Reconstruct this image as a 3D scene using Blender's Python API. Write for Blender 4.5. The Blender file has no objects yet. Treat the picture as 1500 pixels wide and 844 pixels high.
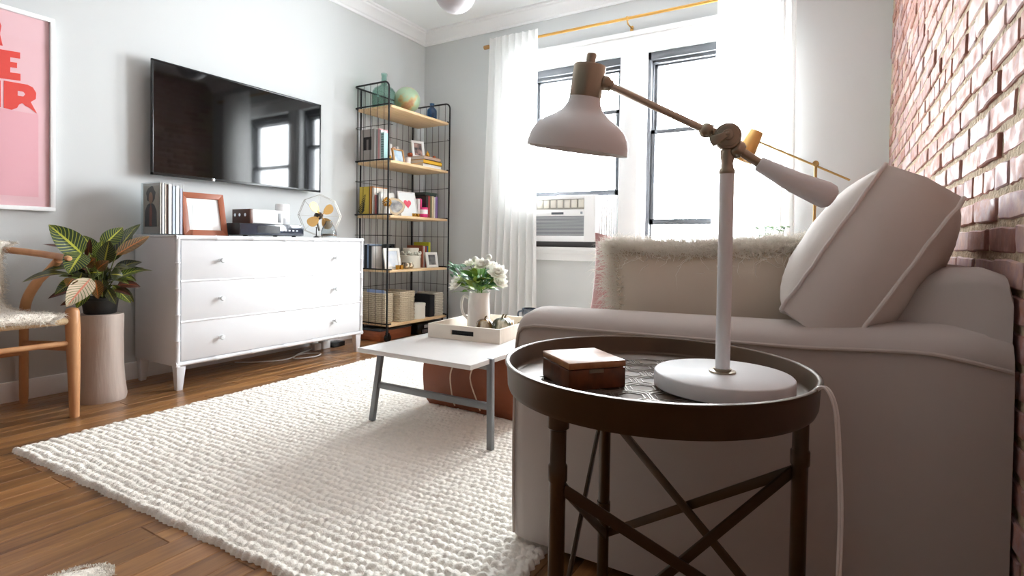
import bpy, bmesh, math, random
import numpy as np
from mathutils import Vector, Matrix, noise
random.seed(7); rng = np.random.default_rng(7)
SC = bpy.context.scene; COL = SC.collection
PI = math.pi
R = math.radians

# ---------------------------------------------------------------- camera
HC = 0.85                                   # eye height
F, CYP = 793.577, 372.162                   # focal length and principal row in a 1500x844 frame
YAW, PITCH, ROLL = R(-30.7926), R(-1.17742), R(0.86071)
_f = Vector((math.sin(YAW), math.cos(YAW), 0)); _r = Vector((math.cos(YAW), -math.sin(YAW), 0)); _u = Vector((0, 0, 1))
FWD = _f*math.cos(PITCH) + _u*math.sin(PITCH); _u2 = _u*math.cos(PITCH) - _f*math.sin(PITCH)
RGT = _r*math.cos(ROLL) + _u2*math.sin(ROLL); UPV = _u2*math.cos(ROLL) - _r*math.sin(ROLL)
cam = bpy.data.cameras.new('camera'); cam_o = bpy.data.objects.new('camera', cam); COL.objects.link(cam_o)
cam.sensor_width = 36; cam.lens = 36*F/1500; cam.shift_y = -(422-CYP)/1500; cam.clip_start = .02
cam_o.matrix_world = Matrix(((RGT.x, UPV.x, -FWD.x, 0), (RGT.y, UPV.y, -FWD.y, 0), (RGT.z, UPV.z, -FWD.z, HC), (0, 0, 0, 1)))
SC.camera = cam_o
CAM = Vector((0, 0, HC))
def ray(x, y): return RGT*((x-750)/F) - UPV*((y-CYP)/F) + FWD
def at_x(x, y, X): d = ray(x, y); return CAM + d*(X/d.x)
def at_y(x, y, Y): d = ray(x, y); return CAM + d*(Y/d.y)
def at_z(x, y, Z): d = ray(x, y); return CAM + d*((Z-HC)/d.z)

# ---------------------------------------------------------------- light: daylight sky through the two windows
w = bpy.data.worlds.new('sky'); SC.world = w; w.use_nodes = True
bg = w.node_tree.nodes['Background']; bg.inputs[0].default_value = (.965, .985, 1, 1); bg.inputs[1].default_value = 17
for i, cx in enumerate((-1.965, -.895)):
    l = bpy.data.lights.new('window_portal', 'AREA'); l.shape = 'RECTANGLE'; l.size = .87; l.size_y = 1.58
    l.cycles.is_portal = True
    o = bpy.data.objects.new('window_portal', l); COL.objects.link(o)
    o.location = (cx, 4.46, 1.607); o.rotation_euler = (R(-90), 0, 0)
SC.view_settings.view_transform = 'Standard'; SC.view_settings.look = 'None'
SC.view_settings.exposure = 1.6; SC.view_settings.gamma = 1; SC.view_settings.use_curve_mapping = False
cy = SC.cycles
cy.max_bounces = 12; cy.diffuse_bounces = 7; cy.glossy_bounces = 5; cy.transmission_bounces = 8; cy.transparent_max_bounces = 16
cy.caustics_reflective = False; cy.caustics_refractive = False; cy.sample_clamp_indirect = 12; cy.use_denoising = True

# ---------------------------------------------------------------- materials
def lin(h):
    if not isinstance(h, str): return tuple(h)
    h = h.lstrip('#'); o = []
    for i in (0, 2, 4):
        c = int(h[i:i+2], 16)/255; o.append(c/12.92 if c <= .04045 else ((c+.055)/1.055)**2.4)
    return tuple(o)
MATS = {}
def mat(name, col='#888888', rough=.5, metal=0, bump=0, bs=60, var=0, vs=6, spec=.5, trans=0, ior=1.45, sheen=0, emis=0, stretch=None, coat=0, col2=None):
    if name in MATS: return MATS[name]
    m = bpy.data.materials.new(name); m.use_nodes = True; nt = m.node_tree; b = nt.nodes['Principled BSDF']
    c = lin(col); m.diffuse_color = (*c, 1)
    b.inputs['Base Color'].default_value = (*c, 1); b.inputs['Roughness'].default_value = rough; b.inputs['Metallic'].default_value = metal
    b.inputs['Specular IOR Level'].default_value = spec; b.inputs['Transmission Weight'].default_value = trans; b.inputs['IOR'].default_value = ior
    b.inputs['Sheen Weight'].default_value = sheen; b.inputs['Coat Weight'].default_value = coat
    if emis: b.inputs['Emission Color'].default_value = (*c, 1); b.inputs['Emission Strength'].default_value = emis
    if bump or var or col2:
        tc = nt.nodes.new('ShaderNodeTexCoord'); mp = nt.nodes.new('ShaderNodeMapping'); nt.links.new(tc.outputs['Object'], mp.inputs[0])
        if stretch: mp.inputs['Scale'].default_value = stretch
    if var or col2:
        n = nt.nodes.new('ShaderNodeTexNoise'); n.inputs['Scale'].default_value = vs; n.inputs['Detail'].default_value = 5
        nt.links.new(mp.outputs[0], n.inputs['Vector'])
        r = nt.nodes.new('ShaderNodeValToRGB'); r.color_ramp.elements[0].position = .32; r.color_ramp.elements[1].position = .68
        c2 = lin(col2) if col2 else tuple(min(1, x*(1+var)) for x in c); c1 = c if col2 else tuple(x*(1-var) for x in c)
        r.color_ramp.elements[0].color = (*c1, 1); r.color_ramp.elements[1].color = (*c2, 1)
        nt.links.new(n.outputs['Fac'], r.inputs[0]); nt.links.new(r.outputs[0], b.inputs['Base Color'])
    if bump:
        n = nt.nodes.new('ShaderNodeTexNoise'); n.inputs['Scale'].default_value = bs; n.inputs['Detail'].default_value = 4
        nt.links.new(mp.outputs[0], n.inputs['Vector'])
        bp = nt.nodes.new('ShaderNodeBump'); bp.inputs['Strength'].default_value = bump; bp.inputs['Distance'].default_value = .01
        nt.links.new(n.outputs['Fac'], bp.inputs['Height']); nt.links.new(bp.outputs[0], b.inputs['Normal'])
    MATS[name] = m; return m
def mat_thin(name, col, translucent=.5, rough=1):
    """cloth, petals, hair: part of the light passes through"""
    if name in MATS: return MATS[name]
    m = bpy.data.materials.new(name); m.use_nodes = True; nt = m.node_tree; nt.nodes.remove(nt.nodes['Principled BSDF'])
    c = lin(col); d = nt.nodes.new('ShaderNodeBsdfDiffuse'); t = nt.nodes.new('ShaderNodeBsdfTranslucent'); x = nt.nodes.new('ShaderNodeMixShader')
    d.inputs[0].default_value = t.inputs[0].default_value = (*c, 1); x.inputs[0].default_value = translucent; m.diffuse_color = (*c, 1)
    nt.links.new(d.outputs[0], x.inputs[1]); nt.links.new(t.outputs[0], x.inputs[2]); nt.links.new(x.outputs[0], nt.nodes['Material Output'].inputs[0])
    MATS[name] = m; return m
def mat_pane(name, tint='#ffffff', refl=1.0, rough=.0):
    """thin clear sheet: light passes straight, the surface reflects by Fresnel"""
    if name in MATS: return MATS[name]
    m = bpy.data.materials.new(name); m.use_nodes = True; nt = m.node_tree; nt.nodes.remove(nt.nodes['Principled BSDF'])
    t = nt.nodes.new('ShaderNodeBsdfTransparent'); g = nt.nodes.new('ShaderNodeBsdfGlossy'); x = nt.nodes.new('ShaderNodeMixShader'); lw = nt.nodes.new('ShaderNodeLayerWeight')
    t.inputs[0].default_value = (*lin(tint), 1); g.inputs['Roughness'].default_value = rough; lw.inputs[0].default_value = .5
    pw = nt.nodes.new('ShaderNodeMath'); pw.operation = 'POWER'; pw.inputs[1].default_value = 5; nt.links.new(lw.outputs['Facing'], pw.inputs[0])
    mr = nt.nodes.new('ShaderNodeMapRange'); mr.inputs['To Min'].default_value = .022*refl; mr.inputs['To Max'].default_value = .8; nt.links.new(pw.outputs[0], mr.inputs[0])
    nt.links.new(mr.outputs[0], x.inputs[0]); nt.links.new(t.outputs[0], x.inputs[1]); nt.links.new(g.outputs[0], x.inputs[2])
    nt.links.new(x.outputs[0], nt.nodes['Material Output'].inputs[0]); MATS[name] = m; return m

# ---------------------------------------------------------------- geometry helpers
WM = {}
class G:
    def __init__(s): s.v = []; s.f = []; s.uv = None
    def add(s, vs, fs, M=None):
        n = len(s.v); s.v += [tuple(M @ Vector(p)) for p in vs] if M is not None else [tuple(p) for p in vs]
        s.f += [tuple(i+n for i in f) for f in fs]; return s
    def box(s, x0, x1, y0, y1, z0, z1, M=None):
        return s.add([(x0,y0,z0),(x1,y0,z0),(x1,y1,z0),(x0,y1,z0),(x0,y0,z1),(x1,y0,z1),(x1,y1,z1),(x0,y1,z1)],
                     [(3,2,1,0),(4,5,6,7),(0,1,5,4),(1,2,6,5),(2,3,7,6),(3,0,4,7)], M)
    def tube(s, pts, r, n=8, closed=False, M=None, flat=(1, 1), upv=None):
        P = [Vector(p) for p in pts]; m = len(P); vs = []
        T = []
        for i in range(m):
            a = P[(i-1) % m] if (closed or i > 0) else P[i]; b = P[(i+1) % m] if (closed or i < m-1) else P[i]
            T.append((b-a).normalized())
        up = Vector(upv) if upv else (Vector((0, 0, 1)) if abs(T[0].z) < .9 else Vector((0, 1, 0)))
        nx = T[0].cross(up).normalized()
        for i in range(m):
            if i: nx = (nx - T[i]*nx.dot(T[i])).normalized()
            ny = T[i].cross(nx); ri = r[i] if isinstance(r, (list, tuple)) else r
            for k in range(n):
                a = 2*PI*(k+.5)/n; vs.append(P[i] + nx*(math.cos(a)*ri*flat[0]) + ny*(math.sin(a)*ri*flat[1]))
        fs = []
        for i in range(m if closed else m-1):
            for k in range(n):
                j = (i+1) % m; fs.append((i*n+k, i*n+(k+1) % n, j*n+(k+1) % n, j*n+k))
        if not closed: fs.append(tuple(range(n-1, -1, -1))); fs.append(tuple((m-1)*n+k for k in range(n)))
        return s.add(vs, fs, M)
    def lathe(s, prof, n=24, M=None, rfun=None):
        vs = []; fs = []; m = len(prof)
        for r, z in prof:
            for k in range(n):
                a = 2*PI*k/n; q = r*(rfun(a, z) if rfun else 1); vs.append((q*math.cos(a), q*math.sin(a), z))
        for i in range(m-1):
            for k in range(n): fs.append((i*n+k, i*n+(k+1) % n, (i+1)*n+(k+1) % n, (i+1)*n+k))
        if prof[0][0] > 1e-6: fs.append(tuple(range(n-1, -1, -1)))
        if prof[-1][0] > 1e-6: fs.append(tuple((m-1)*n+k for k in range(n)))
        return s.add(vs, fs, M)
    def prism(s, poly, h0, h1, M=None):
        """poly in local xy, extruded along z"""
        n = len(poly); vs = [(x, y, h0) for x, y in poly] + [(x, y, h1) for x, y in poly]
        fs = [tuple(range(n-1, -1, -1)), tuple(range(n, 2*n))] + [(i, (i+1) % n, n+(i+1) % n, n+i) for i in range(n)]
        return s.add(vs, fs, M)
    def ball(s, c, r, n=12, sc=(1, 1, 1)):
        return s.lathe([(r*math.sin(PI*i/(n//2+1)) if 0 < i < n//2+1 else 0, -r*math.cos(PI*i/(n//2+1))) for i in range(n//2+2)], n,
                       Matrix.Translation(c) @ Matrix.Diagonal((*sc, 1)))
    def grid(s, fn, nu, nv, M=None):
        """fn(u, v) in 0..1 -> point; keeps uv"""
        vs = [fn(i/nu, j/nv) for j in range(nv+1) for i in range(nu+1)]
        fs = [(j*(nu+1)+i, j*(nu+1)+i+1, (j+1)*(nu+1)+i+1, (j+1)*(nu+1)+i) for j in range(nv) for i in range(nu)]
        if s.uv is None: s.uv = []
        s.uv += [(i/nu, j/nv) for j in range(nv+1) for i in range(nu+1)]
        return s.add(vs, fs, M)
def link(o, parent, c, wm=None):
    COL.objects.link(o); W = wm or Matrix.Translation(c)
    if parent: o.parent = parent; o.matrix_basis = WM[parent.name].inverted() @ W
    else: o.matrix_basis = W
    WM[o.name] = W
def build(g, name, material, parent=None, bevel=0, seg=2, smooth=40, M=None, local=False, weld=False, sub=0):
    if local: M = WM[parent.name]
    vs = [M @ Vector(p) for p in g.v] if M is not None else [Vector(p) for p in g.v]
    xs = [p.x for p in vs]; ys = [p.y for p in vs]; zs = [p.z for p in vs]
    c = Vector(((min(xs)+max(xs))/2, (min(ys)+max(ys))/2, min(zs)))
    me = bpy.data.meshes.new(name); me.from_pydata([tuple(p-c) for p in vs], [], g.f)
    if g.uv and len(g.uv) == len(g.v):
        uvl = me.uv_layers.new(name='UVMap'); li = np.empty(len(me.loops), np.int32); me.loops.foreach_get('vertex_index', li)
        uvl.data.foreach_set('uv', np.array(g.uv, np.float32)[li].ravel())
    if bevel or weld or sub:
        bm = bmesh.new(); bm.from_mesh(me)
        if weld: bmesh.ops.remove_doubles(bm, verts=bm.verts, dist=1e-5)
        bmesh.ops.recalc_face_normals(bm, faces=bm.faces)
        if bevel:
            ed = [e for e in bm.edges if len(e.link_faces) == 2 and e.calc_face_angle(0) > .6]
            bmesh.ops.bevel(bm, geom=ed, offset=bevel, segments=seg, profile=.5, affect='EDGES', clamp_overlap=True)
        bm.to_mesh(me); bm.free()
    if smooth:
        me.polygons.foreach_set('use_smooth', np.ones(len(me.polygons), bool)); me.set_sharp_from_angle(angle=R(smooth))
    me.materials.append(material); o = bpy.data.objects.new(name, me); link(o, parent, c)
    if sub: md = o.modifiers.new('s', 'SUBSURF'); md.levels = md.render_levels = sub
    return o
def tag(o, label=None, cat=None, group=None, kind=None):
    if label: o['label'] = label
    if cat: o['category'] = cat
    if group: o['group'] = group
    if kind: o['kind'] = kind
    return o
def thing(name, label, cat, loc=(0, 0, 0), rz=0, group=None):
    o = bpy.data.objects.new(name, None); o.empty_display_size = .05
    link(o, None, None, Matrix.Translation(loc) @ Matrix.Rotation(rz, 4, 'Z')); return tag(o, label, cat, group)
def bx(name, material, parent, x0, x1, y0, y1, z0, z1, bevel=.003, local=False, M=None):
    return build(G().box(x0, x1, y0, y1, z0, z1, M), name, material, parent, bevel, local=local)
def TR(x, y, z): return Matrix.Translation((x, y, z))
def RX(a): return Matrix.Rotation(a, 4, 'X')
def RY(a): return Matrix.Rotation(a, 4, 'Y')
def RZ(a): return Matrix.Rotation(a, 4, 'Z')
def align(z, x=None):
    """rotation taking local z to a direction"""
    return Vector(z).to_track_quat('Z', 'Y').to_matrix().to_4x4()
def arc_pts(pts, k=6):
    """Catmull-Rom through points"""
    P = [Vector(p) for p in pts]; out = []
    for i in range(len(P)-1):
        a = P[i-1] if i else P[i]*2-P[i+1]; b = P[i]; c = P[i+1]; d = P[i+2] if i+2 < len(P) else c*2-b
        for j in range(k):
            t = j/k; out.append(.5*((2*b)+(c-a)*t+(2*a-5*b+4*c-d)*t*t+(3*b-a-3*c+d)*t**3))
    out.append(P[-1]); return out
def strands(points, dirs, length, rad, bend=(0, 0, -1), bendk=.5, curl=.0, k=4, jit=.35):
    """thin tapered hairs as one geometry"""
    g = G(); n = len(points); P = np.array(points); D = np.array(dirs, float)
    D += rng.normal(0, jit, D.shape); D /= np.linalg.norm(D, axis=1)[:, None]
    L = length*rng.uniform(.6, 1.25, n); B = np.array(bend, float)
    side = np.cross(D, rng.normal(0, 1, D.shape)); side /= np.linalg.norm(side, axis=1)[:, None]; s2 = np.cross(D, side)
    ph = rng.uniform(0, 2*PI, n)
    V = []
    for i in range(k):
        t = i/(k-1)
        c = P + D*(L*t)[:, None] + B*(L*bendk*t*t)[:, None] + (side*np.cos(ph+6*t)[:, None]+s2*np.sin(ph+6*t)[:, None])*(L*curl*t)[:, None]
        if i == k-1: V.append(c[:, None, :])
        else:
            r = rad*(1-t*.75)
            V.append(np.stack([c+(side*math.cos(a)+s2*math.sin(a))*r for a in (0, 2.094, 4.189)], 1))
    V = np.concatenate(V, 1); m = V.shape[1]; fs = []
    one = []
    for i in range(k-2):
        for q in range(3): one.append((i*3+q, i*3+(q+1) % 3, (i+1)*3+(q+1) % 3, (i+1)*3+q))
    b = (k-2)*3
    for q in range(3): one.append((b+q, b+(q+1) % 3, b+3))
    g.v = [tuple(p) for p in V.reshape(-1, 3)]
    g.f = [tuple(i+j*m for i in f) for j in range(n) for f in one]
    return g

# ---------------------------------------------------------------- palette
M_wall = mat('wall_paint', '#cdd0d0', .65, bump=.04, bs=180)
M_ceil = mat('ceiling_paint', '#eef0f1', .8)
M_white = mat('white_lacquer', '#f1f1f2', .28, coat=.2)
M_trim = mat('white_trim', '#f0f1f2', .4)
M_black = mat('black_metal', '#1d1e20', .45, metal=.4)
M_brass = mat('brass', '#b3945f', .32, metal=.9)
M_blackplastic = mat('black_plastic', '#0d0e10', .25)
M_paper = mat('paper', '#efeeea', .7)
M_clear = mat_pane('clear_acrylic', '#f3f6f7')

WX, WY, BX, ZC, Y0 = -3.603, 4.268, .281, 2.93, -2.4
# ================================================================ SETTING
# floor: oak strips along the room
def wood_floor_mat():
    m = bpy.data.materials.new('oak_floor'); m.use_nodes = True; nt = m.node_tree; b = nt.nodes['Principled BSDF']
    tc = nt.nodes.new('ShaderNodeTexCoord'); oi = nt.nodes.new('ShaderNodeObjectInfo')
    ad = nt.nodes.new('ShaderNodeVectorMath'); ad.operation = 'MULTIPLY_ADD'
    ad.inputs[1].default_value = (37, 53, 11); nt.links.new(oi.outputs['Random'], ad.inputs[0]); nt.links.new(tc.outputs['Object'], ad.inputs[2])
    mp = nt.nodes.new('ShaderNodeMapping'); mp.inputs['Scale'].default_value = (26, 1.6, 8); nt.links.new(ad.outputs[0], mp.inputs[0])
    n1 = nt.nodes.new('ShaderNodeTexNoise'); n1.inputs['Scale'].default_value = 1.3; n1.inputs['Detail'].default_value = 7; n1.inputs['Distortion'].default_value = .7
    nt.links.new(mp.outputs[0], n1.inputs['Vector'])
    r = nt.nodes.new('ShaderNodeValToRGB'); e = r.color_ramp.elements
    e[0].position = .3; e[0].color = (*lin('#6b4526'), 1); e[1].position = .72; e[1].color = (*lin('#a97c4b'), 1)
    q = r.color_ramp.elements.new(.5); q.color = (*lin('#8d623a'), 1)
    nt.links.new(n1.outputs['Fac'], r.inputs[0])
    hs = nt.nodes.new('ShaderNodeHueSaturation'); mr = nt.nodes.new('ShaderNodeMapRange'); mr.inputs['To Min'].default_value = .72; mr.inputs['To Max'].default_value = 1.22
    nt.links.new(oi.outputs['Random'], mr.inputs[0]); nt.links.new(mr.outputs[0], hs.inputs['Value']); nt.links.new(r.outputs[0], hs.inputs['Color'])
    nt.links.new(hs.outputs[0], b.inputs['Base Color'])
    b.inputs['Roughness'].default_value = .3; b.inputs['Coat Weight'].default_value = .25; b.inputs['Coat Roughness'].default_value = .18
    bp = nt.nodes.new('ShaderNodeBump'); bp.inputs['Strength'].default_value = .08; bp.inputs['Distance'].default_value = .004
    nt.links.new(n1.outputs['Fac'], bp.inputs['Height']); nt.links.new(bp.outputs[0], b.inputs['Normal']); return m
M_floor = wood_floor_mat()
floor = tag(bx('floor', mat('floor_joint', '#33200f', .7), None, WX-.05, BX+.3, Y0, WY+.1, -.08, -.012, 0), kind='structure')
PW = .078
plank_me = {}
def plank_mesh(L):
    k = round(L, 2)
    if k not in plank_me:
        bm = bmesh.new(); bmesh.ops.create_cube(bm, size=1, matrix=Matrix.Diagonal((PW-.0014, k-.0014, .02, 1)))
        ed = [e for e in bm.edges if all(v.co.z > 0 for v in e.verts)]
        bmesh.ops.bevel(bm, geom=ed, offset=.0016, segments=1, affect='EDGES')
        me = bpy.data.meshes.new('plank'); bm.to_mesh(me); bm.free(); me.materials.append(M_floor); plank_me[k] = me
    return plank_me[k]
x = WX; i = 0
LENS = (.8, 1.1, 1.35, 1.6)
while x < BX+.05:
    y = Y0 - random.choice((0, .25, .5, .75))+.0
    while y < WY:
        L = random.choice(LENS) if y > -.4 else 1.6
        o = bpy.data.objects.new('plank', plank_mesh(L)); link(o, floor, Vector((x+PW/2, y+L/2, -.01))); y += L
    x += PW; i += 1

tag(bx('ceiling', M_ceil, None, WX-.1, BX+.3, Y0, WY+.3, ZC, ZC+.08, 0), kind='structure')
tag(bx('wall_left', M_wall, None, WX-.12, WX, Y0, WY+.3, -.05, ZC, 0), kind='structure')
tag(bx('wall_front', mat('bounce_wall_grey', '#868988', .8), None, WX-.1, BX+.3, Y0-.12, Y0, -.05, ZC, 0), kind='structure')  # unseen wall, its grey and distance chosen to control bounced light
# window wall with its two openings
W1, W2, ZS, ZH = (-2.40, -1.53), (-1.328, -.458), .82, 2.394
g = G()
g.box(WX, W1[0], WY, WY+.22, -.05, ZC); g.box(W2[1], BX+.3, WY, WY+.22, -.05, ZC); g.box(W1[1], W2[0], WY, WY+.22, ZS, ZH)
g.box(W1[0], W2[1], WY, WY+.22, -.05, ZS); g.box(W1[0], W2[1], WY, WY+.22, ZH, ZC)
tag(build(g, 'wall_back', M_wall, None, 0, smooth=0), kind='structure')
# crown mouldings
prof = [(0, 0), (.012, 0), (.014, .018), (.028, .026), (.05, .06), (.085, .082), (.088, .095), (.105, .1), (.105, .117), (0, .117)]
tag(build(G().prism(prof, Y0, WY, Matrix(((1, 0, 0, WX), (0, 0, 1, 0), (0, 1, 0, 2.813), (0, 0, 0, 1)))), 'trim_1', M_trim, None, 0, smooth=25), kind='structure')
tag(build(G().prism(prof, WX, BX, Matrix(((0, 0, 1, 0), (-1, 0, 0, WY), (0, 1, 0, 2.813), (0, 0, 0, 1)))), 'trim_2', M_trim, None, 0, smooth=25), kind='structure')
bp_ = [(0, 0), (.016, 0), (.016, .085), (.01, .1), (0, .102)]
tag(build(G().prism(bp_, Y0, WY, Matrix(((1, 0, 0, WX), (0, 0, 1, 0), (0, 1, 0, 0), (0, 0, 0, 1)))), 'baseboard_left', M_trim, None, 0, smooth=25), kind='structure')
tag(build(G().prism(bp_, WX, BX, Matrix(((0, 0, 1, 0), (-1, 0, 0, WY), (0, 1, 0, 0), (0, 0, 0, 1)))), 'baseboard_back', M_trim, None, 0, smooth=25), kind='structure')
# window casing
g = G(); YT = WY-.022
g.box(W1[0]-.11, W1[0], YT, WY, ZS, ZH); g.box(W2[1], W2[1]+.11, YT, WY, ZS, ZH); g.box(W1[1], W2[0], YT, WY, ZS, ZH)
g.box(W1[1]+.045, W2[0]-.045, YT-.012, YT, ZS, ZH)
g.box(W1[0]-.11, W2[1]+.11, YT, WY, ZH, ZH+.13); g.box(W1[0]-.14, W2[1]+.14, YT-.02, WY, ZH+.13, ZH+.165)
for a in (W1[0], W1[1], W2[0], W2[1]): g.box(a-.006, a+.006, WY-.01, WY+.05, ZS, ZH)
tag(build(g, 'trim_3', M_trim, None, .003), kind='structure')
g = G(); g.box(W1[0]-.14, W2[1]+.14, WY-.06, WY+.06, ZS-.028, ZS); g.box(W1[0]-.12, W2[1]+.12, YT, WY, ZS-.115, ZS-.028); g.box(W1[0]-.11, W2[1]+.11, YT-.012, WY, ZS-.06, ZS-.028)
tag(build(g, 'trim_4', M_trim, None, .004), kind='structure')
M_sash = mat('dark_bronze_sash', '#606266', .45, metal=.2); M_glass = mat_pane('window_glass', '#fbfdfe')
def window(n, X0, X1, meet, low):
    r = thing('window_%d' % n, None, None, ((X0+X1)/2, WY+.1, ZS)); tag(r, kind='structure')
    g = G(); ya, yb = WY+.05, WY+.16
    g.box(X0, X0+.03, ya, yb, ZS, ZH); g.box(X1-.03, X1, ya, yb, ZS, ZH); g.box(X0+.03, X0+.045, ya+.055, yb, ZS, ZH); g.box(X1-.045, X1-.03, ya+.055, yb, ZS, ZH); g.box(X0, X1, ya, yb, ZH-.06, ZH); g.box(X0, X1, ya+.03, yb, ZH-.085, ZH-.06); g.box(X0, X1, ya, yb, ZS, ZS+.03)
    g.box(X0+.03, X0+.04, ya+.04, yb, ZS, ZH); g.box(X1-.04, X1-.03, ya+.04, yb, ZS, ZH)
    build(g, 'frame', M_sash, r, .002)
    def sash(z0, z1, y, rail0, rail1):
        g = G(); a, b = X0+.03, X1-.03
        g.box(a, a+.034, y, y+.035, z0, z1); g.box(b-.034, b, y, y+.035, z0, z1); g.box(a, b, y, y+.035, z0, z0+rail0); g.box(a, b, y, y+.035, z1-rail1, z1)
        s = build(g, 'sash', M_sash, r, .002)
        bx('pane', M_glass, s, a+.034, b-.034, y+.015, y+.019, z0+rail0, z1-rail1, 0)
    sash(meet-.035, ZH-.045, WY+.115, .035, .055)
    sash(low, meet, WY+.07, .045, .033)
window(1, *W1, 1.975, 1.262); window(2, *W2, 1.775, 1.015)

# brick wall
def brick_mat():
    m = bpy.data.materials.new('old_brick'); m.use_nodes = True; nt = m.node_tree; b = nt.nodes['Principled BSDF']
    oi = nt.nodes.new('ShaderNodeObjectInfo'); tc = nt.nodes.new('ShaderNodeTexCoord'); geo = nt.nodes.new('ShaderNodeNewGeometry')
    n0 = nt.nodes.new('ShaderNodeTexNoise'); n0.inputs['Scale'].default_value = 3.2; n0.inputs['Detail'].default_value = 1
    nt.links.new(geo.outputs['Position'], n0.inputs['Vector'])
    n1 = nt.nodes.new('ShaderNodeTexNoise'); n1.inputs['Scale'].default_value = 38; n1.inputs['Detail'].default_value = 6
    nt.links.new(geo.outputs['Position'], n1.inputs['Vector'])
    mx = nt.nodes.new('ShaderNodeMath'); mx.operation = 'ADD'; nt.links.new(oi.outputs['Random'], mx.inputs[0]); nt.links.new(n1.outputs['Fac'], mx.inputs[1])
    ml = nt.nodes.new('ShaderNodeMath'); ml.operation = 'MULTIPLY'; ml.inputs[1].default_value = .5; nt.links.new(mx.outputs[0], ml.inputs[0])
    r = nt.nodes.new('ShaderNodeValToRGB'); e = r.color_ramp.elements
    e[0].position = .2; e[0].color = (*lin('#8a615a'), 1); e[1].position = .8; e[1].color = (*lin('#cfab98'), 1)
    q = e.new(.45); q.color = (*lin('#b07d6d'), 1); q = e.new(.6); q.color = (*lin('#b3989a'), 1)
    nt.links.new(ml.outputs[0], r.inputs[0]); nt.links.new(r.outputs[0], b.inputs['Base Color'])
    b.inputs['Specular IOR Level'].default_value = .45
    n3 = nt.nodes.new('ShaderNodeTexNoise'); n3.inputs['Scale'].default_value = 26; n3.inputs['Detail'].default_value = 5; nt.links.new(geo.outputs['Position'], n3.inputs['Vector'])
    rm_ = nt.nodes.new('ShaderNodeMapRange'); rm_.inputs['From Min'].default_value = .3; rm_.inputs['From Max'].default_value = .7; rm_.inputs['To Min'].default_value = .42; rm_.inputs['To Max'].default_value = .85
    nt.links.new(n3.outputs['Fac'], rm_.inputs[0]); nt.links.new(rm_.outputs[0], b.inputs['Roughness'])
    n2 = nt.nodes.new('ShaderNodeTexNoise'); n2.inputs['Scale'].default_value = 70; n2.inputs['Detail'].default_value = 5; nt.links.new(geo.outputs['Position'], n2.inputs['Vector'])
    bp = nt.nodes.new('ShaderNodeBump'); bp.inputs['Strength'].default_value = .16; bp.inputs['Distance'].default_value = .006
    nt.links.new(n2.outputs['Fac'], bp.inputs['Height']); nt.links.new(bp.outputs[0], b.inputs['Normal']); return m
M_brick = brick_mat(); M_mortar = mat('lime_mortar', '#bba98f', .95, bump=.9, bs=90, var=.22, vs=30)
# mortar bed: uneven surface behind the brick faces
def mort(u, v):
    y = Y0 + u*(WY-Y0); z = v*ZC
    return (BX+.0042+.0018*noise.noise(Vector((y*9, z*9, 1)))+.0025*noise.noise(Vector((y*40, z*40, 5))), y, z)
g = G().grid(lambda u, v: mort(1-u, v), 420, 150); g.uv = None
wall_right = tag(build(g, 'wall_right', M_mortar, None), kind='structure')
tag(bx('wall_right_core', M_mortar, wall_right, BX+.03, BX+.3, Y0, WY+.2, -.05, ZC, 0))
BLs = .202; BH = .0645
brick_me = []
for k in range(14):
    bm = bmesh.new(); bmesh.ops.create_cube(bm, size=1, matrix=Matrix.Diagonal((.05, BLs-.016, BH-.016, 1)))
    bmesh.ops.subdivide_edges(bm, edges=[e for e in bm.edges if abs(e.verts[0].co.y-e.verts[1].co.y) > .1], cuts=3)
    bmesh.ops.subdivide_edges(bm, edges=[e for e in bm.edges if abs(e.verts[0].co.z-e.verts[1].co.z) > .03], cuts=1)
    for v in bm.verts:
        v.co += Vector((random.uniform(-.0012, .0012), random.uniform(-.0035, .0035), random.uniform(-.0028, .0028)))
    ed = [e for e in bm.edges if e.is_manifold and e.calc_face_angle(0) > .7 and min(v.co.x for v in e.verts) < 0]
    bmesh.ops.bevel(bm, geom=ed, offset=.003, segments=1, affect='EDGES')
    me = bpy.data.meshes.new('brick'); bm.to_mesh(me); bm.free(); me.materials.append(M_brick)
    me.polygons.foreach_set('use_smooth', np.ones(len(me.polygons), bool)); me.set_sharp_from_angle(angle=R(35)); brick_me.append(me)
cand = []
for row in range(int(ZC/BH)+1):
    y = Y0 + (.5*BLs if row % 2 else 0) + random.uniform(-.02, .02)
    while y < WY-.02:
        head = (row % 6 == 3); L = BLs*.52 if head else BLs
        yc = y + L/2
        if yc+L/2 < WY: cand.append((yc, row*BH+BH/2+.0, L/BLs))
        y += L
def vis(c):
    d = Vector((BX, c[0], c[1]))-CAM; dep = d.dot(FWD)
    if dep < .3: return -1
    px = 750+F*d.dot(RGT)/dep; py = CYP-F*d.dot(UPV)/dep
    if not (1290 < px < 1530 and -40 < py < 420) or c[1] < .78: return -1
    return 1/dep/c[0]
cand.sort(key=vis, reverse=True)
rest = G()
for k, (yc, zc, s) in enumerate(cand):
    if zc > ZC-.03: continue
    me = random.choice(brick_me)
    W = Matrix.Translation((BX+.0245+random.uniform(-.0035, .003), yc, zc)) @ RZ(random.uniform(-.006, .006)) @ RY(random.uniform(-.01, .01)) @ Matrix.Diagonal((1, s if s == 1 else s*.97, 1, 1))
    if k < 300 and vis((yc, zc)) > 0:
        o = bpy.data.objects.new('brick', me); link(o, wall_right, None, W)
    else:
        rest.add([v.co for v in me.vertices], [tuple(p.vertices) for p in me.polygons], W)
tag(build(rest, 'bricks_beyond', M_brick, wall_right, smooth=35), kind='stuff')

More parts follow.
